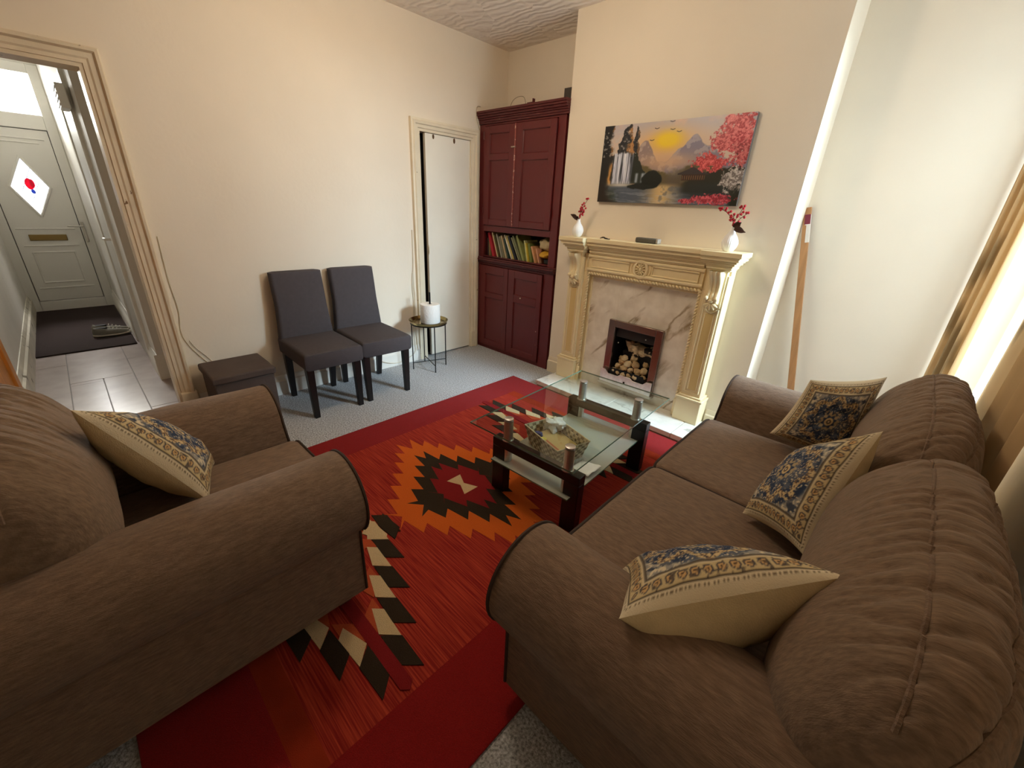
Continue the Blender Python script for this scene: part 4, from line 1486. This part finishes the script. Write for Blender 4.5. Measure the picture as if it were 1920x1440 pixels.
# woven basket with papers on the lower shelf
bk_c = Vector((2.115, -1.325, RZ + .1985))
BASK = mat('woven_beige', (214, 198, 164), .8, bump=(90, .4))
BASK2 = mat('woven_taupe', (146, 130, 100), .8, bump=(90, .4))
BASKL = mat('basket_lining', (152, 138, 106), .85, vary=(30, .1))
e1 = Vector((.265, -.075, 0))      # long side
e2 = Vector((.05, .185, 0))
bs = thing('woven_basket', 'checked woven basket on the lower glass shelf of the coffee table', 'basket', bk_c)
bot = [bk_c + e1 * a * .44 + e2 * b_ * .44 for a, b_ in ((-1, -1), (1, -1), (1, 1), (-1, 1))]
top = [bk_c + e1 * a * .54 + e2 * b_ * .54 + Vector((0, 0, .105)) for a, b_ in ((-1, -1), (1, -1), (1, 1), (-1, 1))]
B = MB()
B.add(bot, [(0, 1, 2, 3)], 1)
for k in range(4):
    a, b_, c, d_ = bot[k], bot[(k + 1) % 4], top[(k + 1) % 4], top[k]
    nx, nz = (14, 6) if k % 2 == 0 else (9, 6)
    for i in range(nx):
        for j in range(nz):
            def P(s_, t_):
                return (a + (b_ - a) * s_) * (1 - t_) + (d_ + (c - d_) * s_) * t_
            o_ = ((b_ - a).cross(d_ - a)).normalized() * (.0012 if (i + j) % 2 else -.0006)
            q = [P(i / nx, j / nz) + o_, P((i + 1) / nx, j / nz) + o_, P((i + 1) / nx, (j + 1) / nz) + o_, P(i / nx, (j + 1) / nz) + o_]
            B.add(q, [(0, 1, 2, 3)], (i + j) % 2)
o = tag(B.build('weave', [BASK, BASK2], bs, smooth=False), kind='stuff')
md = o.modifiers.new('thick', 'SOLIDIFY')
md.thickness = .003
MB().tube(top, .0042, 6, closed=True).build('rim', BASK, bs)
def at_b(a, b_, z):
    return bk_c + e1 * a + e2 * b_ + Vector((0, 0, z))


t = MB()
t.add([at_b(-.42, -.42, .055), at_b(.44, -.42, .055), at_b(.44, .40, .062), at_b(-.42, .40, .062),
       at_b(-.42, -.42, .004), at_b(.44, -.42, .004), at_b(.44, .40, .004), at_b(-.42, .40, .004)],
      [(0, 1, 2, 3), (4, 5, 6, 7), (0, 1, 5, 4), (1, 2, 6, 5), (2, 3, 7, 6), (3, 0, 4, 7)])
tag(t.build('paper_parcel', mat('brown_paper', (196, 168, 112), .75, vary=(8, .1), bump=(20, .2)), org=at_b(0, 0, .004), bevel=.004), 'flat brown paper parcel lying in the woven basket', 'parcel')
t = MB().ball(at_b(-.34, .30, .095), (.055, .045, .032), 22, 14, wob=.8, seed=4)
tag(t.build('white_bag', mat('white_thin_plastic', (226, 228, 230), .4, bump=(30, .6)), org=at_b(-.34, .3, .07)), 'crumpled white plastic bag at the far end of the woven basket', 'bag')
for nm, a, b_, sz, c, lb, z in (('blue_packet', -.28, -.30, (.028, .016, .012), (70, 76, 130), 'small blue packet in the woven basket', .072),
                             ('yellow_packet', -.08, -.34, (.022, .016, .011), (206, 196, 70), 'small yellow packet in the woven basket', .07)):
    p = at_b(a, b_, z)
    tag(MB().ball(p, sz, 12, 9, wob=.5, seed=len(nm)).build(nm, mat(nm + '_plastic', c, .5), org=p), lb, 'packet')
p = at_b(.22, -.34, .066)
ang = math.atan2(e1.y, e1.x)
Mx = Matrix.Translation(p) @ Matrix.Rotation(ang, 4, 'Z')
tag(MB().box(-.075, .075, -.013, .013, -.008, .008, M=Mx).build('orange_box', mat('orange_card', (176, 92, 44), .6), org=p, bevel=.002), 'narrow orange box along the near side of the woven basket', 'box')
p = Vector((2.315, -1.36, RZ + .1985))
t = MB()
t.grid(14, 10, lambda i, j: p + Vector((-.03 + .10 * i / 13, -.07 + .12 * j / 9 + .02 * i / 13, .006 + .010 * (1 + noise.noise((i * .35, j * .4, 3))))))
o = tag(t.build('paper_sheet', mat('white_paper', (232, 232, 228), .6), org=p), 'crumpled white paper beside the basket on the glass shelf', 'paper')
md = o.modifiers.new('thick', 'SOLIDIFY')
md.thickness = .001

# ------------------------------------------------------------------ sofa and armchair
FAB = mat('brown_chenille', (122, 100, 82), .9, spec=.12, sheen=.12, vary=(46, .24), bump=(150, .4), stretch=(3.2, .6, 3.2))
FABW = mat('brown_ribbed_chenille', (124, 103, 84), .9, spec=.12, sheen=.12, vary=(34, .26), bump=(100, .28), stretch=(8, 1, 1.6))
PIPE = mat('dark_piping', (58, 42, 31), .8)
FOOT = mat('dark_wood_foot', (28, 20, 16), .4)


def arm_profile(xi, s):
    cx, cz, r = xi + .19, .49, .145
    P = [(xi, .075), (xi, .30), (xi + .005, .42)]
    for a in np.linspace(172, -42, 22):
        P.append((cx + r * math.cos(math.radians(a)), cz + r * math.sin(math.radians(a))))
    P += [(xi + .258, .375), (xi + .252, .30), (xi + .25, .075)]
    return [(s * p, q) for p, q in P]


def make_sofa(t, W, nseat, depth_arm, sofa_depth, back_w, seed):
    for s in (-1, 1):
        prof = arm_profile(W / 2, s)
        n = len(prof)
        cx = sum(p for p, q in prof) / n
        cz = .40
        ys = [(.0, .955), (.006, .985), (.02, 1.0)] + [(y, 1.0) for y in np.linspace(.06, depth_arm, 14)]

        def fn(i, j):
            y, k = ys[i]
            p, q = prof[j]
            w_ = .004 * noise.noise((p * 4 + seed, y * 4, q * 4))
            return (cx + (p - cx) * k + w_, y, cz + (q - cz) * k + w_ if q > .1 else q)
        B = MB().grid(len(ys), n, fn, cv=True, caps=True)
        a = B.build('arm', FAB, t, local=True, angle=50)
        MB().tube([(cx + (p - cx) * .985, .004, cz + (q - cz) * .985) for p, q in prof], .0055, 6).build('piping', PIPE, a, local=True)
    hw = W / 2
    MB().box(-hw, hw, .012, .70, .085, .285).build('seat_base', FAB, t, local=True, bevel=.012, seg=3)
    ow = hw + .25
    B = MB()
    rr = .05
    sec = [(sofa_depth - .26, .08), (sofa_depth - .26, .50), (sofa_depth - .22, .57), (sofa_depth - .10, .59), (sofa_depth - .03, .57), (sofa_depth, .50), (sofa_depth, .08)]
    B.prism(sec, lambda p, q, x: (x, p, q), -ow, ow)
    B.build('back_frame', FAB, t, local=True, bevel=.03, seg=3)
    for x in (-ow + .07, ow - .07):
        for y in (.07, sofa_depth - .08):
            MB().frustum((x, y, RZ if y < .5 and y > 0 else 0), (.022, .022), (x, y, .085), (.032, .032)).build('foot', FOOT, t, local=True, bevel=.004)
    # seat cushions
    cw = W / nseat
    for k in range(nseat):
        x0 = -hw + cw * k
        xc = x0 + cw / 2
        sect = []
        y0, y1, z0, z1, r = -.035, .66, .285, .452, .05
        for (cy_, cz_, a0) in ((y0 + r, z0 + r, 180), (y1 - r, z0 + r, 270), (y1 - r, z1 - r, 0), (y0 + r, z1 - r, 90)):
            for a in np.linspace(a0, a0 + 90, 7):
                sect.append((cy_ + r * math.cos(math.radians(a)), cz_ + r * math.sin(math.radians(a))))
        # densify the straight runs
        dense = []
        for i in range(len(sect)):
            p, q = Vector(sect[i]), Vector(sect[(i + 1) % len(sect)])
            m_ = max(1, int((q - p).length / .06))
            for j in range(m_):
                dense.append(p + (q - p) * j / m_)
        nu = 31
        ycen, zcen = (y0 + y1) / 2, (z0 + z1) / 2

        def fs_(i, j, pick=None):
            w_ = -1 + 2 * i / (nu - 1)
            w_ = math.sin(w_ * PI / 2)
            kk = (1 - abs(w_) ** 16) ** (1 / 5) if abs(w_) < 1 else 0.0
            kk = max(kk, .0)
            p, q = dense[j]
            crown = .014 * (1 - w_ * w_) * (1 - ((p - ycen) / (y1 - y0) * 2) ** 2) * (1 if q > zcen else 0)
            inset = .03 * (1 - kk)
            yy = ycen + (p - ycen) * (1 - inset / .35)
            zz = zcen + (q - zcen) * (.55 + .45 * kk)
            return (xc + w_ * (cw / 2 - .002), yy, zz + crown + .003 * noise.noise((xc + w_ * 2, p * 5, seed)))
        B = MB().grid(nu, len(dense), fs_, cv=True, caps=True)
        sc = B.build('seat_cushion', FAB, t, local=True, angle=60)
        # piping along the top edge and the bottom edge of the front border
        jt = max(range(len(dense)), key=lambda j: -(dense[j] - Vector((y0 + .018, z1 - .012))).length)
        jb = max(range(len(dense)), key=lambda j: -(dense[j] - Vector((y0 + .018, z0 + .012))).length)
        jk = max(range(len(dense)), key=lambda j: -(dense[j] - Vector((y1 - .018, z1 - .012))).length)
        fr = [fs_(i, jt) for i in range(1, nu - 1)]
        pp = [Vector(p) + Vector((0, -.002, .002)) for p in fr]
        B = MB().tube(pp, .0055, 6)
        B.tube([Vector(fs_(i, jb)) + Vector((0, -.002, -.002)) for i in range(1, nu - 1)], .0055, 6)
        for ie in (1, nu - 2):
            B.tube([fs_(ie, j) for j in (range(jk, jt + 1) if jk < jt else range(jt, jk + 1))], .005, 6)
        B.build('piping', PIPE, sc, local=True)
    # ruched back cushions
    ctl = [(.62, .415), (.565, .47), (.535, .58), (.545, .70), (.60, .81), (.675, .885), (.73, .905), (.785, .885), (.825, .80), (.84, .66), (.83, .52), (.79, .43), (.70, .40)]
    sec = catmull([(p, q, 0) for p, q in ctl], 8, closed=True)
    ns = len(sec)
    cen = Vector((.695, .64, 0))
    s1, s2 = 5 * 8 + 2, 7 * 8 + 2
    bw = back_w / nseat
    for k in range(nseat):
        xc = -back_w / 2 + bw * (k + .5)
        nw = 150

        def fb(i, j):
            w_ = -1 + 2 * i / (nw - 1)
            w_ = math.sin(w_ * PI / 2) * .5 + w_ * .5
            kk = max(0.0, 1 - abs(w_) ** 4.5) ** (1 / 2.6)
            d_ = sec[j] - cen
            dn = d_.normalized()
            env = max(math.exp(-((j - s1) / 9.0) ** 2), .9 * math.exp(-((j - s2) / 8.0) ** 2), .75 * math.exp(-((j - (s1 + s2) / 2) / 10.0) ** 2))
            seam = -.007 * (math.exp(-((j - s1) / 1.1) ** 2) + math.exp(-((j - s2) / 1.1) ** 2))
            xx = w_ * bw / 2
            f1 = noise.noise((xx * 26 + xc * 5, j * .055, seed + k * 7))
            f2 = noise.noise((xx * 64 + xc * 3, j * .10, seed + 5 + k * 3))
            side = noise.noise((xx * 7, j * .12, seed + 9))
            wr = env * (.003 - .0125 * math.exp(-(f1 / .13) ** 2) + .002 * f2) + .006 * side
            lean = .012 * noise.noise((xx * 3 + k, 2.2, seed))
            r = d_ * (.12 + .88 * kk)
            p = cen + r + dn * (wr + seam) * min(1, kk * 1.4)
            return (xc + w_ * (bw / 2 + .012), p.x, p.y + lean)
        B = MB().grid(nw, ns, fb, cv=True, caps=True)
        bc = B.build('back_cushion', FABW, t, local=True, angle=180)
        for sj in (s1, s2):
            MB().tube([fb(i, sj) for i in range(3, nw - 3, 2)], .0042, 6).build('seam_piping', FAB, bc, local=True)


sofa = thing('sofa', 'long brown two seat sofa with rolled arms under the curtained window', 'sofa', (2.70, -1.41, 0), -PI / 2)
make_sofa(sofa, 1.26, 2, .80, .83, 1.72, 3)
arm = thing('armchair', 'brown armchair with rolled arms facing the fireplace at the left', 'armchair', (1.695, -2.42, 0), PI)
make_sofa(arm, .34, 1, .88, .90, .70, 21)

# ------------------------------------------------------------------ patterned cushions
def ornament(U, V):
    """printed carpet pattern of the cushion fronts; U, V in -1..1"""
    beige, navy, tan, grey = (np.array(c, float) for c in ((212, 198, 168), (54, 66, 88), (172, 150, 118), (116, 120, 126)))
    P = np.zeros(U.shape + (3,))
    P[:] = beige

    def lay(m, c):
        m = np.clip(m, 0, 1)[..., None]
        P[:] = P * (1 - m) + np.array(c, float) * m
    m = np.maximum(np.abs(U), np.abs(V))
    f1, f2 = fbm(U * 9 + 4, V * 9 + 2), fbm(U * 22, V * 22 + 5)
    # central field: navy with a wavy beige garland
    ang = np.arctan2(V, U)
    R = np.sqrt(U * U + V * V)
    field = ss(.70, .68, m)
    lay(field, navy)
    lay(field * ss(.50, .56, f1) * .55, grey)
    lay(field * ss(.66, .70, fbm(U * 34, V * 34 + 5)), beige)
    lay(field * ss(.66, .70, fbm(U * 27 + 9, V * 27)), tan)
    gar = .58 + .07 * np.cos(8 * ang)
    gm = ss(.075, .06, np.abs(R - gar + .05 * (fbm(U * 16, V * 16 + 2) - .5))) * field
    lay(gm, (200, 176, 132))
    lay(gm * ss(.54, .58, fbm(U * 30 + 2, V * 30)), (120, 96, 76))
    lay(gm * ss(.60, .63, fbm(U * 38 + 12, V * 38)), (62, 66, 80))
    corner = ss(.70, .78, R) * field
    lay(corner, (150, 146, 138))
    lay(corner * ss(.5, .55, f2), beige)
    lay(corner * ss(.56, .6, f1), (70, 76, 88))
    # rosette
    lay(ss(.235, .215, R * (1 + .12 * np.cos(12 * ang))), (168, 150, 118))
    lay(ss(.17, .155, R * (1 + .15 * np.cos(8 * ang))), navy)
    lay(ss(.115, .10, R), (206, 180, 132))
    lay(ss(.07, .06, R), (96, 84, 70))
    lay(ss(.03, .025, R), beige)
    # borders
    def band(a, b_, c):
        lay(ss(a, a + .008, m) * ss(b_, b_ - .008, m), c)
    band(.70, .74, (72, 64, 56))
    band(.715, .728, beige)
    band(.74, .90, (196, 176, 134))
    t = np.where(np.abs(U) > np.abs(V), V, U)
    cell = (t * 7.5) % 1.0 - .5
    rr = np.sqrt((cell / 7.5) ** 2 + (m - .82) ** 2)
    bd = (m > .745) & (m < .895)
    lay(bd * ss(.058, .050, rr), (74, 72, 78))
    lay(bd * ss(.040, .034, rr), (202, 164, 112))
    lay(bd * ss(.018, .013, rr), (80, 62, 52))
    lay(bd * ss(.62, .66, f2) * .8, (84, 76, 70))
    band(.90, .925, (76, 66, 56))
    c2 = (t * 22) % 1.0 - .5
    lay(((m > .932) & (m < .952)) * ss(.28, .2, np.abs(c2)), (110, 94, 76))
    band(.962, .972, (96, 82, 66))
    return P


CUSHB = mat('beige_linen', (206, 188, 150), .9, spec=.1, vary=(30, .06), bump=(300, .25))
CUSHP = mat('printed_linen', (255, 255, 255), .9, spec=.1, attr='Col', bump=(300, .2))
CN = 110


def cushion(label, corners, T, seed, back=1.0):
    c = [Vector(p) for p in corners]          # bottom left, bottom right, top right, top left (seen from the front)
    cen = sum(c, Vector()) / 4
    nrm = ((c[1] - c[0]) + (c[2] - c[3])).cross((c[3] - c[0]) + (c[2] - c[1])).normalized()
    vs, cols, fs, mi = [], [], [], []
    lin1 = np.linspace(-1, 1, CN)
    gu_, gv_ = np.meshgrid(lin1, lin1, indexing='ij')
    pc_ = srgb_to_lin(ornament(gu_, gv_))
    for side in (1, -1):
        for i in range(CN):
            for j in range(CN):
                u, v = lin1[i], lin1[j]
                uu = u * (1 - .085 * (1 - v * v))
                vv = v * (1 - .085 * (1 - u * u))
                a, b_ = (uu + 1) / 2, (vv + 1) / 2
                p = c[0] * (1 - a) * (1 - b_) + c[1] * a * (1 - b_) + c[2] * a * b_ + c[3] * (1 - a) * b_
                h = max(0, (1 - abs(u) ** 2.4) * (1 - abs(v) ** 2.4)) ** .55
                wr = .010 * noise.noise((u * 2.2 + seed, v * 2.2, side)) + .004 * noise.noise((u * 6, v * 6 + seed, side))
                p = p + nrm * side * h * ((T / 2) * (1 if side > 0 else back) + wr)
                vs.append(p)
                q = pc_[i, j] if side > 0 else (1, 1, 1)
                cols.append((q[0], q[1], q[2], 1))
    n2 = CN * CN
    for side in (0, 1):
        for i in range(CN - 1):
            for j in range(CN - 1):
                a = side * n2 + i * CN + j
                f = (a, a + CN, a + CN + 1, a + 1)
                fs.append(f if side == 0 else f[::-1])
                mi.append(side)
    B = MB()
    B.v, B.f, B.m = [tuple(p) for p in vs], fs, mi
    o = B.build('cushion', [CUSHP, CUSHB], org=cen, angle=180, cols=cols)
    return tag(o, label, 'cushion', 'patterned scatter cushions')


cushion('blue and beige patterned cushion farthest away, against the far arm of the long sofa',
        [(2.964, -.850, .50), (3.269, -.875, .47), (3.267, -.752, .85), (3.044, -.877, .80)], .19, 1)
cushion('patterned cushion in the middle of the long sofa, leaning on the back cushions',
        [(3.049, -1.517, .485), (3.241, -1.651, .53), (3.294, -1.389, .86), (3.118, -1.14, .585)], .16, 2, 1.25)
cushion('patterned cushion showing its plain beige back, tipped over the nearest sofa arm',
        [(3.14, -1.80, .48), (2.88, -2.03, .475), (3.009, -2.307, .66), (3.305, -2.03, .80)], .17, 3, 1.5)
cushion('patterned cushion leaning on the back of the armchair',
        [(1.835, -2.768, .50), (1.50, -2.69, .44), (1.42, -2.92, .66), (1.74, -2.98, .86)], .17, 4)
# ------------------------------------------------------------------ dining chairs against the wall
CHF = mat('charcoal_stretch_fabric', (78, 73, 75), .85, spec=.15, vary=(40, .05), bump=(420, .15))
CHL = mat('black_wood_leg', (22, 17, 16), .35)


def make_chair(t):
    def slab(nu, nv, fn, name):
        return MB().grid(nu, nv, fn, cv=True, caps=True).build(name, CHF, t, local=True, angle=50)

    def rrect(hx, hz, r, n=6):
        P = []
        for (cx_, cz_, a0) in ((-hx + r, -hz + r, 180), (hx - r, -hz + r, 270), (hx - r, hz - r, 0), (-hx + r, hz - r, 90)):
            for a in np.linspace(a0, a0 + 90, n):
                P.append((cx_ + r * math.cos(math.radians(a)), cz_ + r * math.sin(math.radians(a))))
        return P
    # local frame: +x to the front, y across, origin on the floor under the middle of the back legs
    R = rrect(.196, .058, .022)
    xs = [(-.03, .80), (-.02, .93), (.0, 1.0), (.10, 1.0), (.22, 1.0), (.33, 1.0), (.43, 1.0), (.475, .99), (.495, .965), (.503, .90)]

    def seat(i, j):
        x, k = xs[i]
        p, q = R[j]
        crown = .014 * math.sin(PI * min(1, max(0, x / .5))) * (1 - (p / .2) ** 2) if q > 0 else 0
        return (x, p * (1 - .03 * (.5 - x)) * (1 if k > .95 else k + .04), .412 + q * k + crown)
    slab(len(xs), len(R), seat, 'seat')
    R2 = rrect(.172, .036, .022)
    zs = [(.43, .9), (.46, 1.0), (.56, 1.0), (.68, 1.0), (.80, 1.0), (.89, 1.0), (.905, .98), (.913, .94), (.917, .86)]

    def back(i, j):
        z, k = zs[i]
        p, q = R2[j]
        lean = -.105 * (z - .43)
        bow = .010 * math.sin(PI * (z - .43) / .5)
        return (.022 + lean + q * k + bow, p * (k if k < .9 else 1) * (1.10 - .10 * min(1, max(0, (z - .46) / .2))), z)
    slab(len(zs), len(R2), back, 'backrest')
    for s in (-1, 1):
        MB().frustum((.455, s * .158, 0), (.017, .017), (.448, s * .162, .36), (.024, .024)).build('leg', CHL, t, local=True, bevel=.002)
        MB().frustum((.0, s * .150, 0), (.017, .017), (.035, s * .160, .36), (.024, .024)).build('leg', CHL, t, local=True, bevel=.002)
    MB().box(.03, .47, -.17, .17, .345, .362).build('seat_underside', CHL, t, local=True)


ch = thing('dining_chair', 'dark grey fabric dining chair next to the ottoman, left of the two', 'chair', (.092, -1.795, 0), math.radians(-1), group='grey dining chairs against the wall')
make_chair(ch)
c2 = copy_tree(ch)
c2.location = (.085, -1.385, 0)
c2.rotation_euler = (0, 0, math.radians(-2))
c2['label'] = 'dark grey fabric dining chair next to the little tray table, right of the two'

# ottoman box
OT = mat('dark_brown_suede', (88, 78, 74), .85, spec=.15, vary=(6, .12), bump=(60, .12))
ot = thing('ottoman', 'dark suede storage ottoman cube between the door frame and the chairs', 'ottoman', (.23, -2.30, 0))
MB().box(.07, .40, -2.465, -2.135, .0, .33).build('body', OT, ot, bevel=.008, seg=3)
MB().box(.058, .412, -2.477, -2.123, .33, .378).build('lid', OT, ot, bevel=.012, seg=3)

# tray table with kitchen roll
BLK = mat('black_metal', (26, 25, 24), .4, metal=.6)
st = thing('tray_table', 'small round brass tray table on thin black legs by the closet door', 'table', (.24, -.80, 0), math.radians(28), group=None)
for k in range(4):
    a = PI / 4 + k * PI / 2
    x, y = .155 * math.cos(a), .155 * math.sin(a)
    MB().tube([(x, y, .0), (x, y, .428)], .0048, 8).build('leg', BLK, st, local=True)
for k in range(2):
    a = PI / 4 + k * PI / 2
    MB().tube([(.155 * math.cos(a), .155 * math.sin(a), .062), (-.155 * math.cos(a), -.155 * math.sin(a), .062)], .004, 8).build('cross_bar', BLK, st, local=True)
MB().tube([(.157 * math.cos(a), .157 * math.sin(a), .420) for a in np.linspace(0, 2 * PI, 40, endpoint=False)], .0045, 8, closed=True).build('ring', BLK, st, local=True)
MB().lathe([(.0, .425), (.152, .425), (.168, .450), (.171, .450), (.156, .4215), (.0, .4215)], (0, 0, 0), 56).build('tray', mat('brass_tray', (158, 138, 92), .22, metal=1.0), st, local=True)
kh = thing('roll_holder', 'black upright kitchen roll holder on the tray table', 'holder', (.262, -.795, .425))
MB().lathe([(.0, 0), (.055, 0), (.055, .006), (.0, .006)], (.262, -.795, .4255), 32).build('base', BLK, kh)
MB().lathe([(.0075, .006), (.0075, .262), (.006, .268), (.0, .269)], (.262, -.795, .4255), 14).build('pole', BLK, kh)
PAPER = mat('white_tissue', (238, 236, 230), .9, bump=(60, .35))
kr = MB().lathe([(.020, .007), (.084, .007), (.086, .014), (.0865, .155), (.084, .166), (.080, .169), (.022, .169), (.020, .166), (.020, .007)], (.262, -.795, .4255), 56)
tag(kr.build('kitchen_roll', PAPER, org=(.262, -.795, .4325), angle=30), 'white kitchen paper roll standing on the tray table', 'paper roll')

# ------------------------------------------------------------------ hall things
MATM = mat('dark_brown_door_mat', (66, 56, 54), .95, spec=.1, vary=(160, .2), bump=(260, .7))
tag(MB().box(-4.08, -2.055, -3.31, -2.62, .0005, .012).build('door_mat', MATM, org=(-3, -2.97, 0), bevel=.02, seg=3), 'large dark brown mat in the hall in front of the front door', 'mat')
SH1 = mat('grey_canvas', (128, 124, 114), .85, bump=(240, .3))
SH2 = mat('pale_rubber_sole', (206, 200, 186), .6)


def shoe(x, y0, lab, rot):
    t = thing('shoe', lab, 'shoe', (x, y0, .0125), rot, group='pair of shoes on the hall mat')
    n = 18
    def wid(s_):
        return .030 + .018 * math.sin(PI * min(1, s_ * 1.0) * .9) + .006 * math.sin(PI * s_ * 1.6)

    def sole(i, j):
        s_ = i / (n - 1)
        a = 2 * PI * j / 16
        e_ = max(.02, min(1, s_ / .10, (1 - s_) / .14)) ** .5
        return (wid(s_) * e_ * math.cos(a) + .006 * math.sin(PI * s_), .29 * s_, .013 + .012 * max(-1, min(1, 1.6 * math.sin(a))) + (.012 * max(0, s_ - .75) / .25))
    MB().grid(n, 16, sole, cv=True, caps=True).build('sole', SH2, t, local=True)

    def upper(i, j):
        s_ = .01 + .97 * i / (n - 1)
        a = PI * j / 12
        h = .075 if s_ < .2 else .075 - .03 * ss(.2, .55, np.array(s_)) - .02 * ss(.6, 1.0, np.array(s_))
        h = float(h) * max(.2, min(1, s_ / .05 + .4, (1 - s_) / .10 + .25))
        e_ = max(.05, min(1, s_ / .10, (1 - s_) / .14)) ** .5
        opening = .85 if .08 < s_ < .42 else 1.0
        return ((wid(s_) - .003) * e_ * math.cos(a) + .006 * math.sin(PI * s_), .29 * s_, .022 + h * (math.sin(a) ** .7) * (opening if 3 < j < 9 else 1))
    MB().grid(n, 13, upper, caps=False).build('upper', SH1, t, local=True)
    MB().grid(6, 8, lambda i, j: (.024 * math.cos(2 * PI * j / 8) * (1 - .1 * i), .075 + .045 * math.sin(2 * PI * j / 8), .086 - .003 * i), cv=True, caps=True).build('opening', BLACK, t, local=True)
    B = MB()
    for k in range(4):
        y = .135 + .026 * k
        z = .092 - .010 * k
        B.tube([(-.022, y, z - .012), (0, y + .004, z), (.022, y, z - .012)], .003, 6)
    B.build('lace', SH2, t, local=True)


shoe(-2.50, -2.905, 'grey canvas shoe with pale sole on the hall mat, the nearer of the pair', math.radians(-4))
shoe(-2.63, -2.90, 'grey canvas shoe on the hall mat, the farther of the pair', math.radians(-8))

# cables on the left wall
WIRE = mat('white_cable', (214, 204, 182), .5)
def cable(pts, lab, r=.0028, m=WIRE):
    P = catmull(pts, 6)
    return tag(MB().tube(P, r, 6).build('cable', m, org=pts[0]), lab, 'cable')


cable([(.006, -2.49, 1.15), (.006, -2.495, .9), (.006, -2.488, .72), (.006, -2.505, .58), (.006, -2.488, .50), (.006, -2.45, .42), (.006, -2.40, .33), (.006, -2.37, .2)], 'thin cream cable running down beside the hall door frame, the longer one')
cable([(.006, -2.475, .52), (.006, -2.455, .47), (.006, -2.41, .40), (.006, -2.375, .33), (.006, -2.345, .2)], 'thin cream cable branching towards the ottoman beside the hall door frame', .0024)
cable([(.008, -.772, 1.18), (.008, -.775, .95), (.012, -.785, .75), (.008, -.775, .6), (.010, -.79, .40), (.012, -.775, .17), (.028, -.79, .10)], 'white cable hanging down beside the closet door frame')
cable([(.008, -.790, .82), (.012, -.798, .7), (.008, -.792, .55), (.014, -.81, .36), (.016, -.80, .17), (.03, -.83, .08), (.03, -.98, .03), (.035, -1.10, .05), (.03, -1.19, .10), (.027, -1.17, .16)], 'white cable looping along the skirting board behind the right chair', .0032)
cable([(.006, -.004, 2.20), (.012, -.05, 2.19), (.014, -.06, 2.12), (.010, -.03, 2.05), (.008, -.012, 2.02)], 'short grey cable curling at the left top corner of the maroon cupboard', .0022, mat('grey_cable', (170, 156, 130), .5))

# unseen pendant lamp, added to carry the warm fill light
pl_ = tag(thing('fill_pendant', 'pale glass pendant lamp added out of view for warm fill light', 'lamp', FILL_LAMP), None, None)
MB().lathe([(.155, -.10), (.165, -.02), (.12, .10), (.05, .14), (.02, .15)], FILL_LAMP, 40).build('lamp_shade', curtain_mat('white_lamp_shade', (250, 240, 220), .6, attr=False, tr=.8), pl_)
MB().tube([(FILL_LAMP[0], FILL_LAMP[1], FILL_LAMP[2] + .15), (FILL_LAMP[0], FILL_LAMP[1], ZC)], .004).build('flex', WHITE, pl_)
MB().lathe([(.045, -.03), (.045, 0)], (FILL_LAMP[0], FILL_LAMP[1], ZC), 24).build('ceiling_rose', WHITE, pl_)
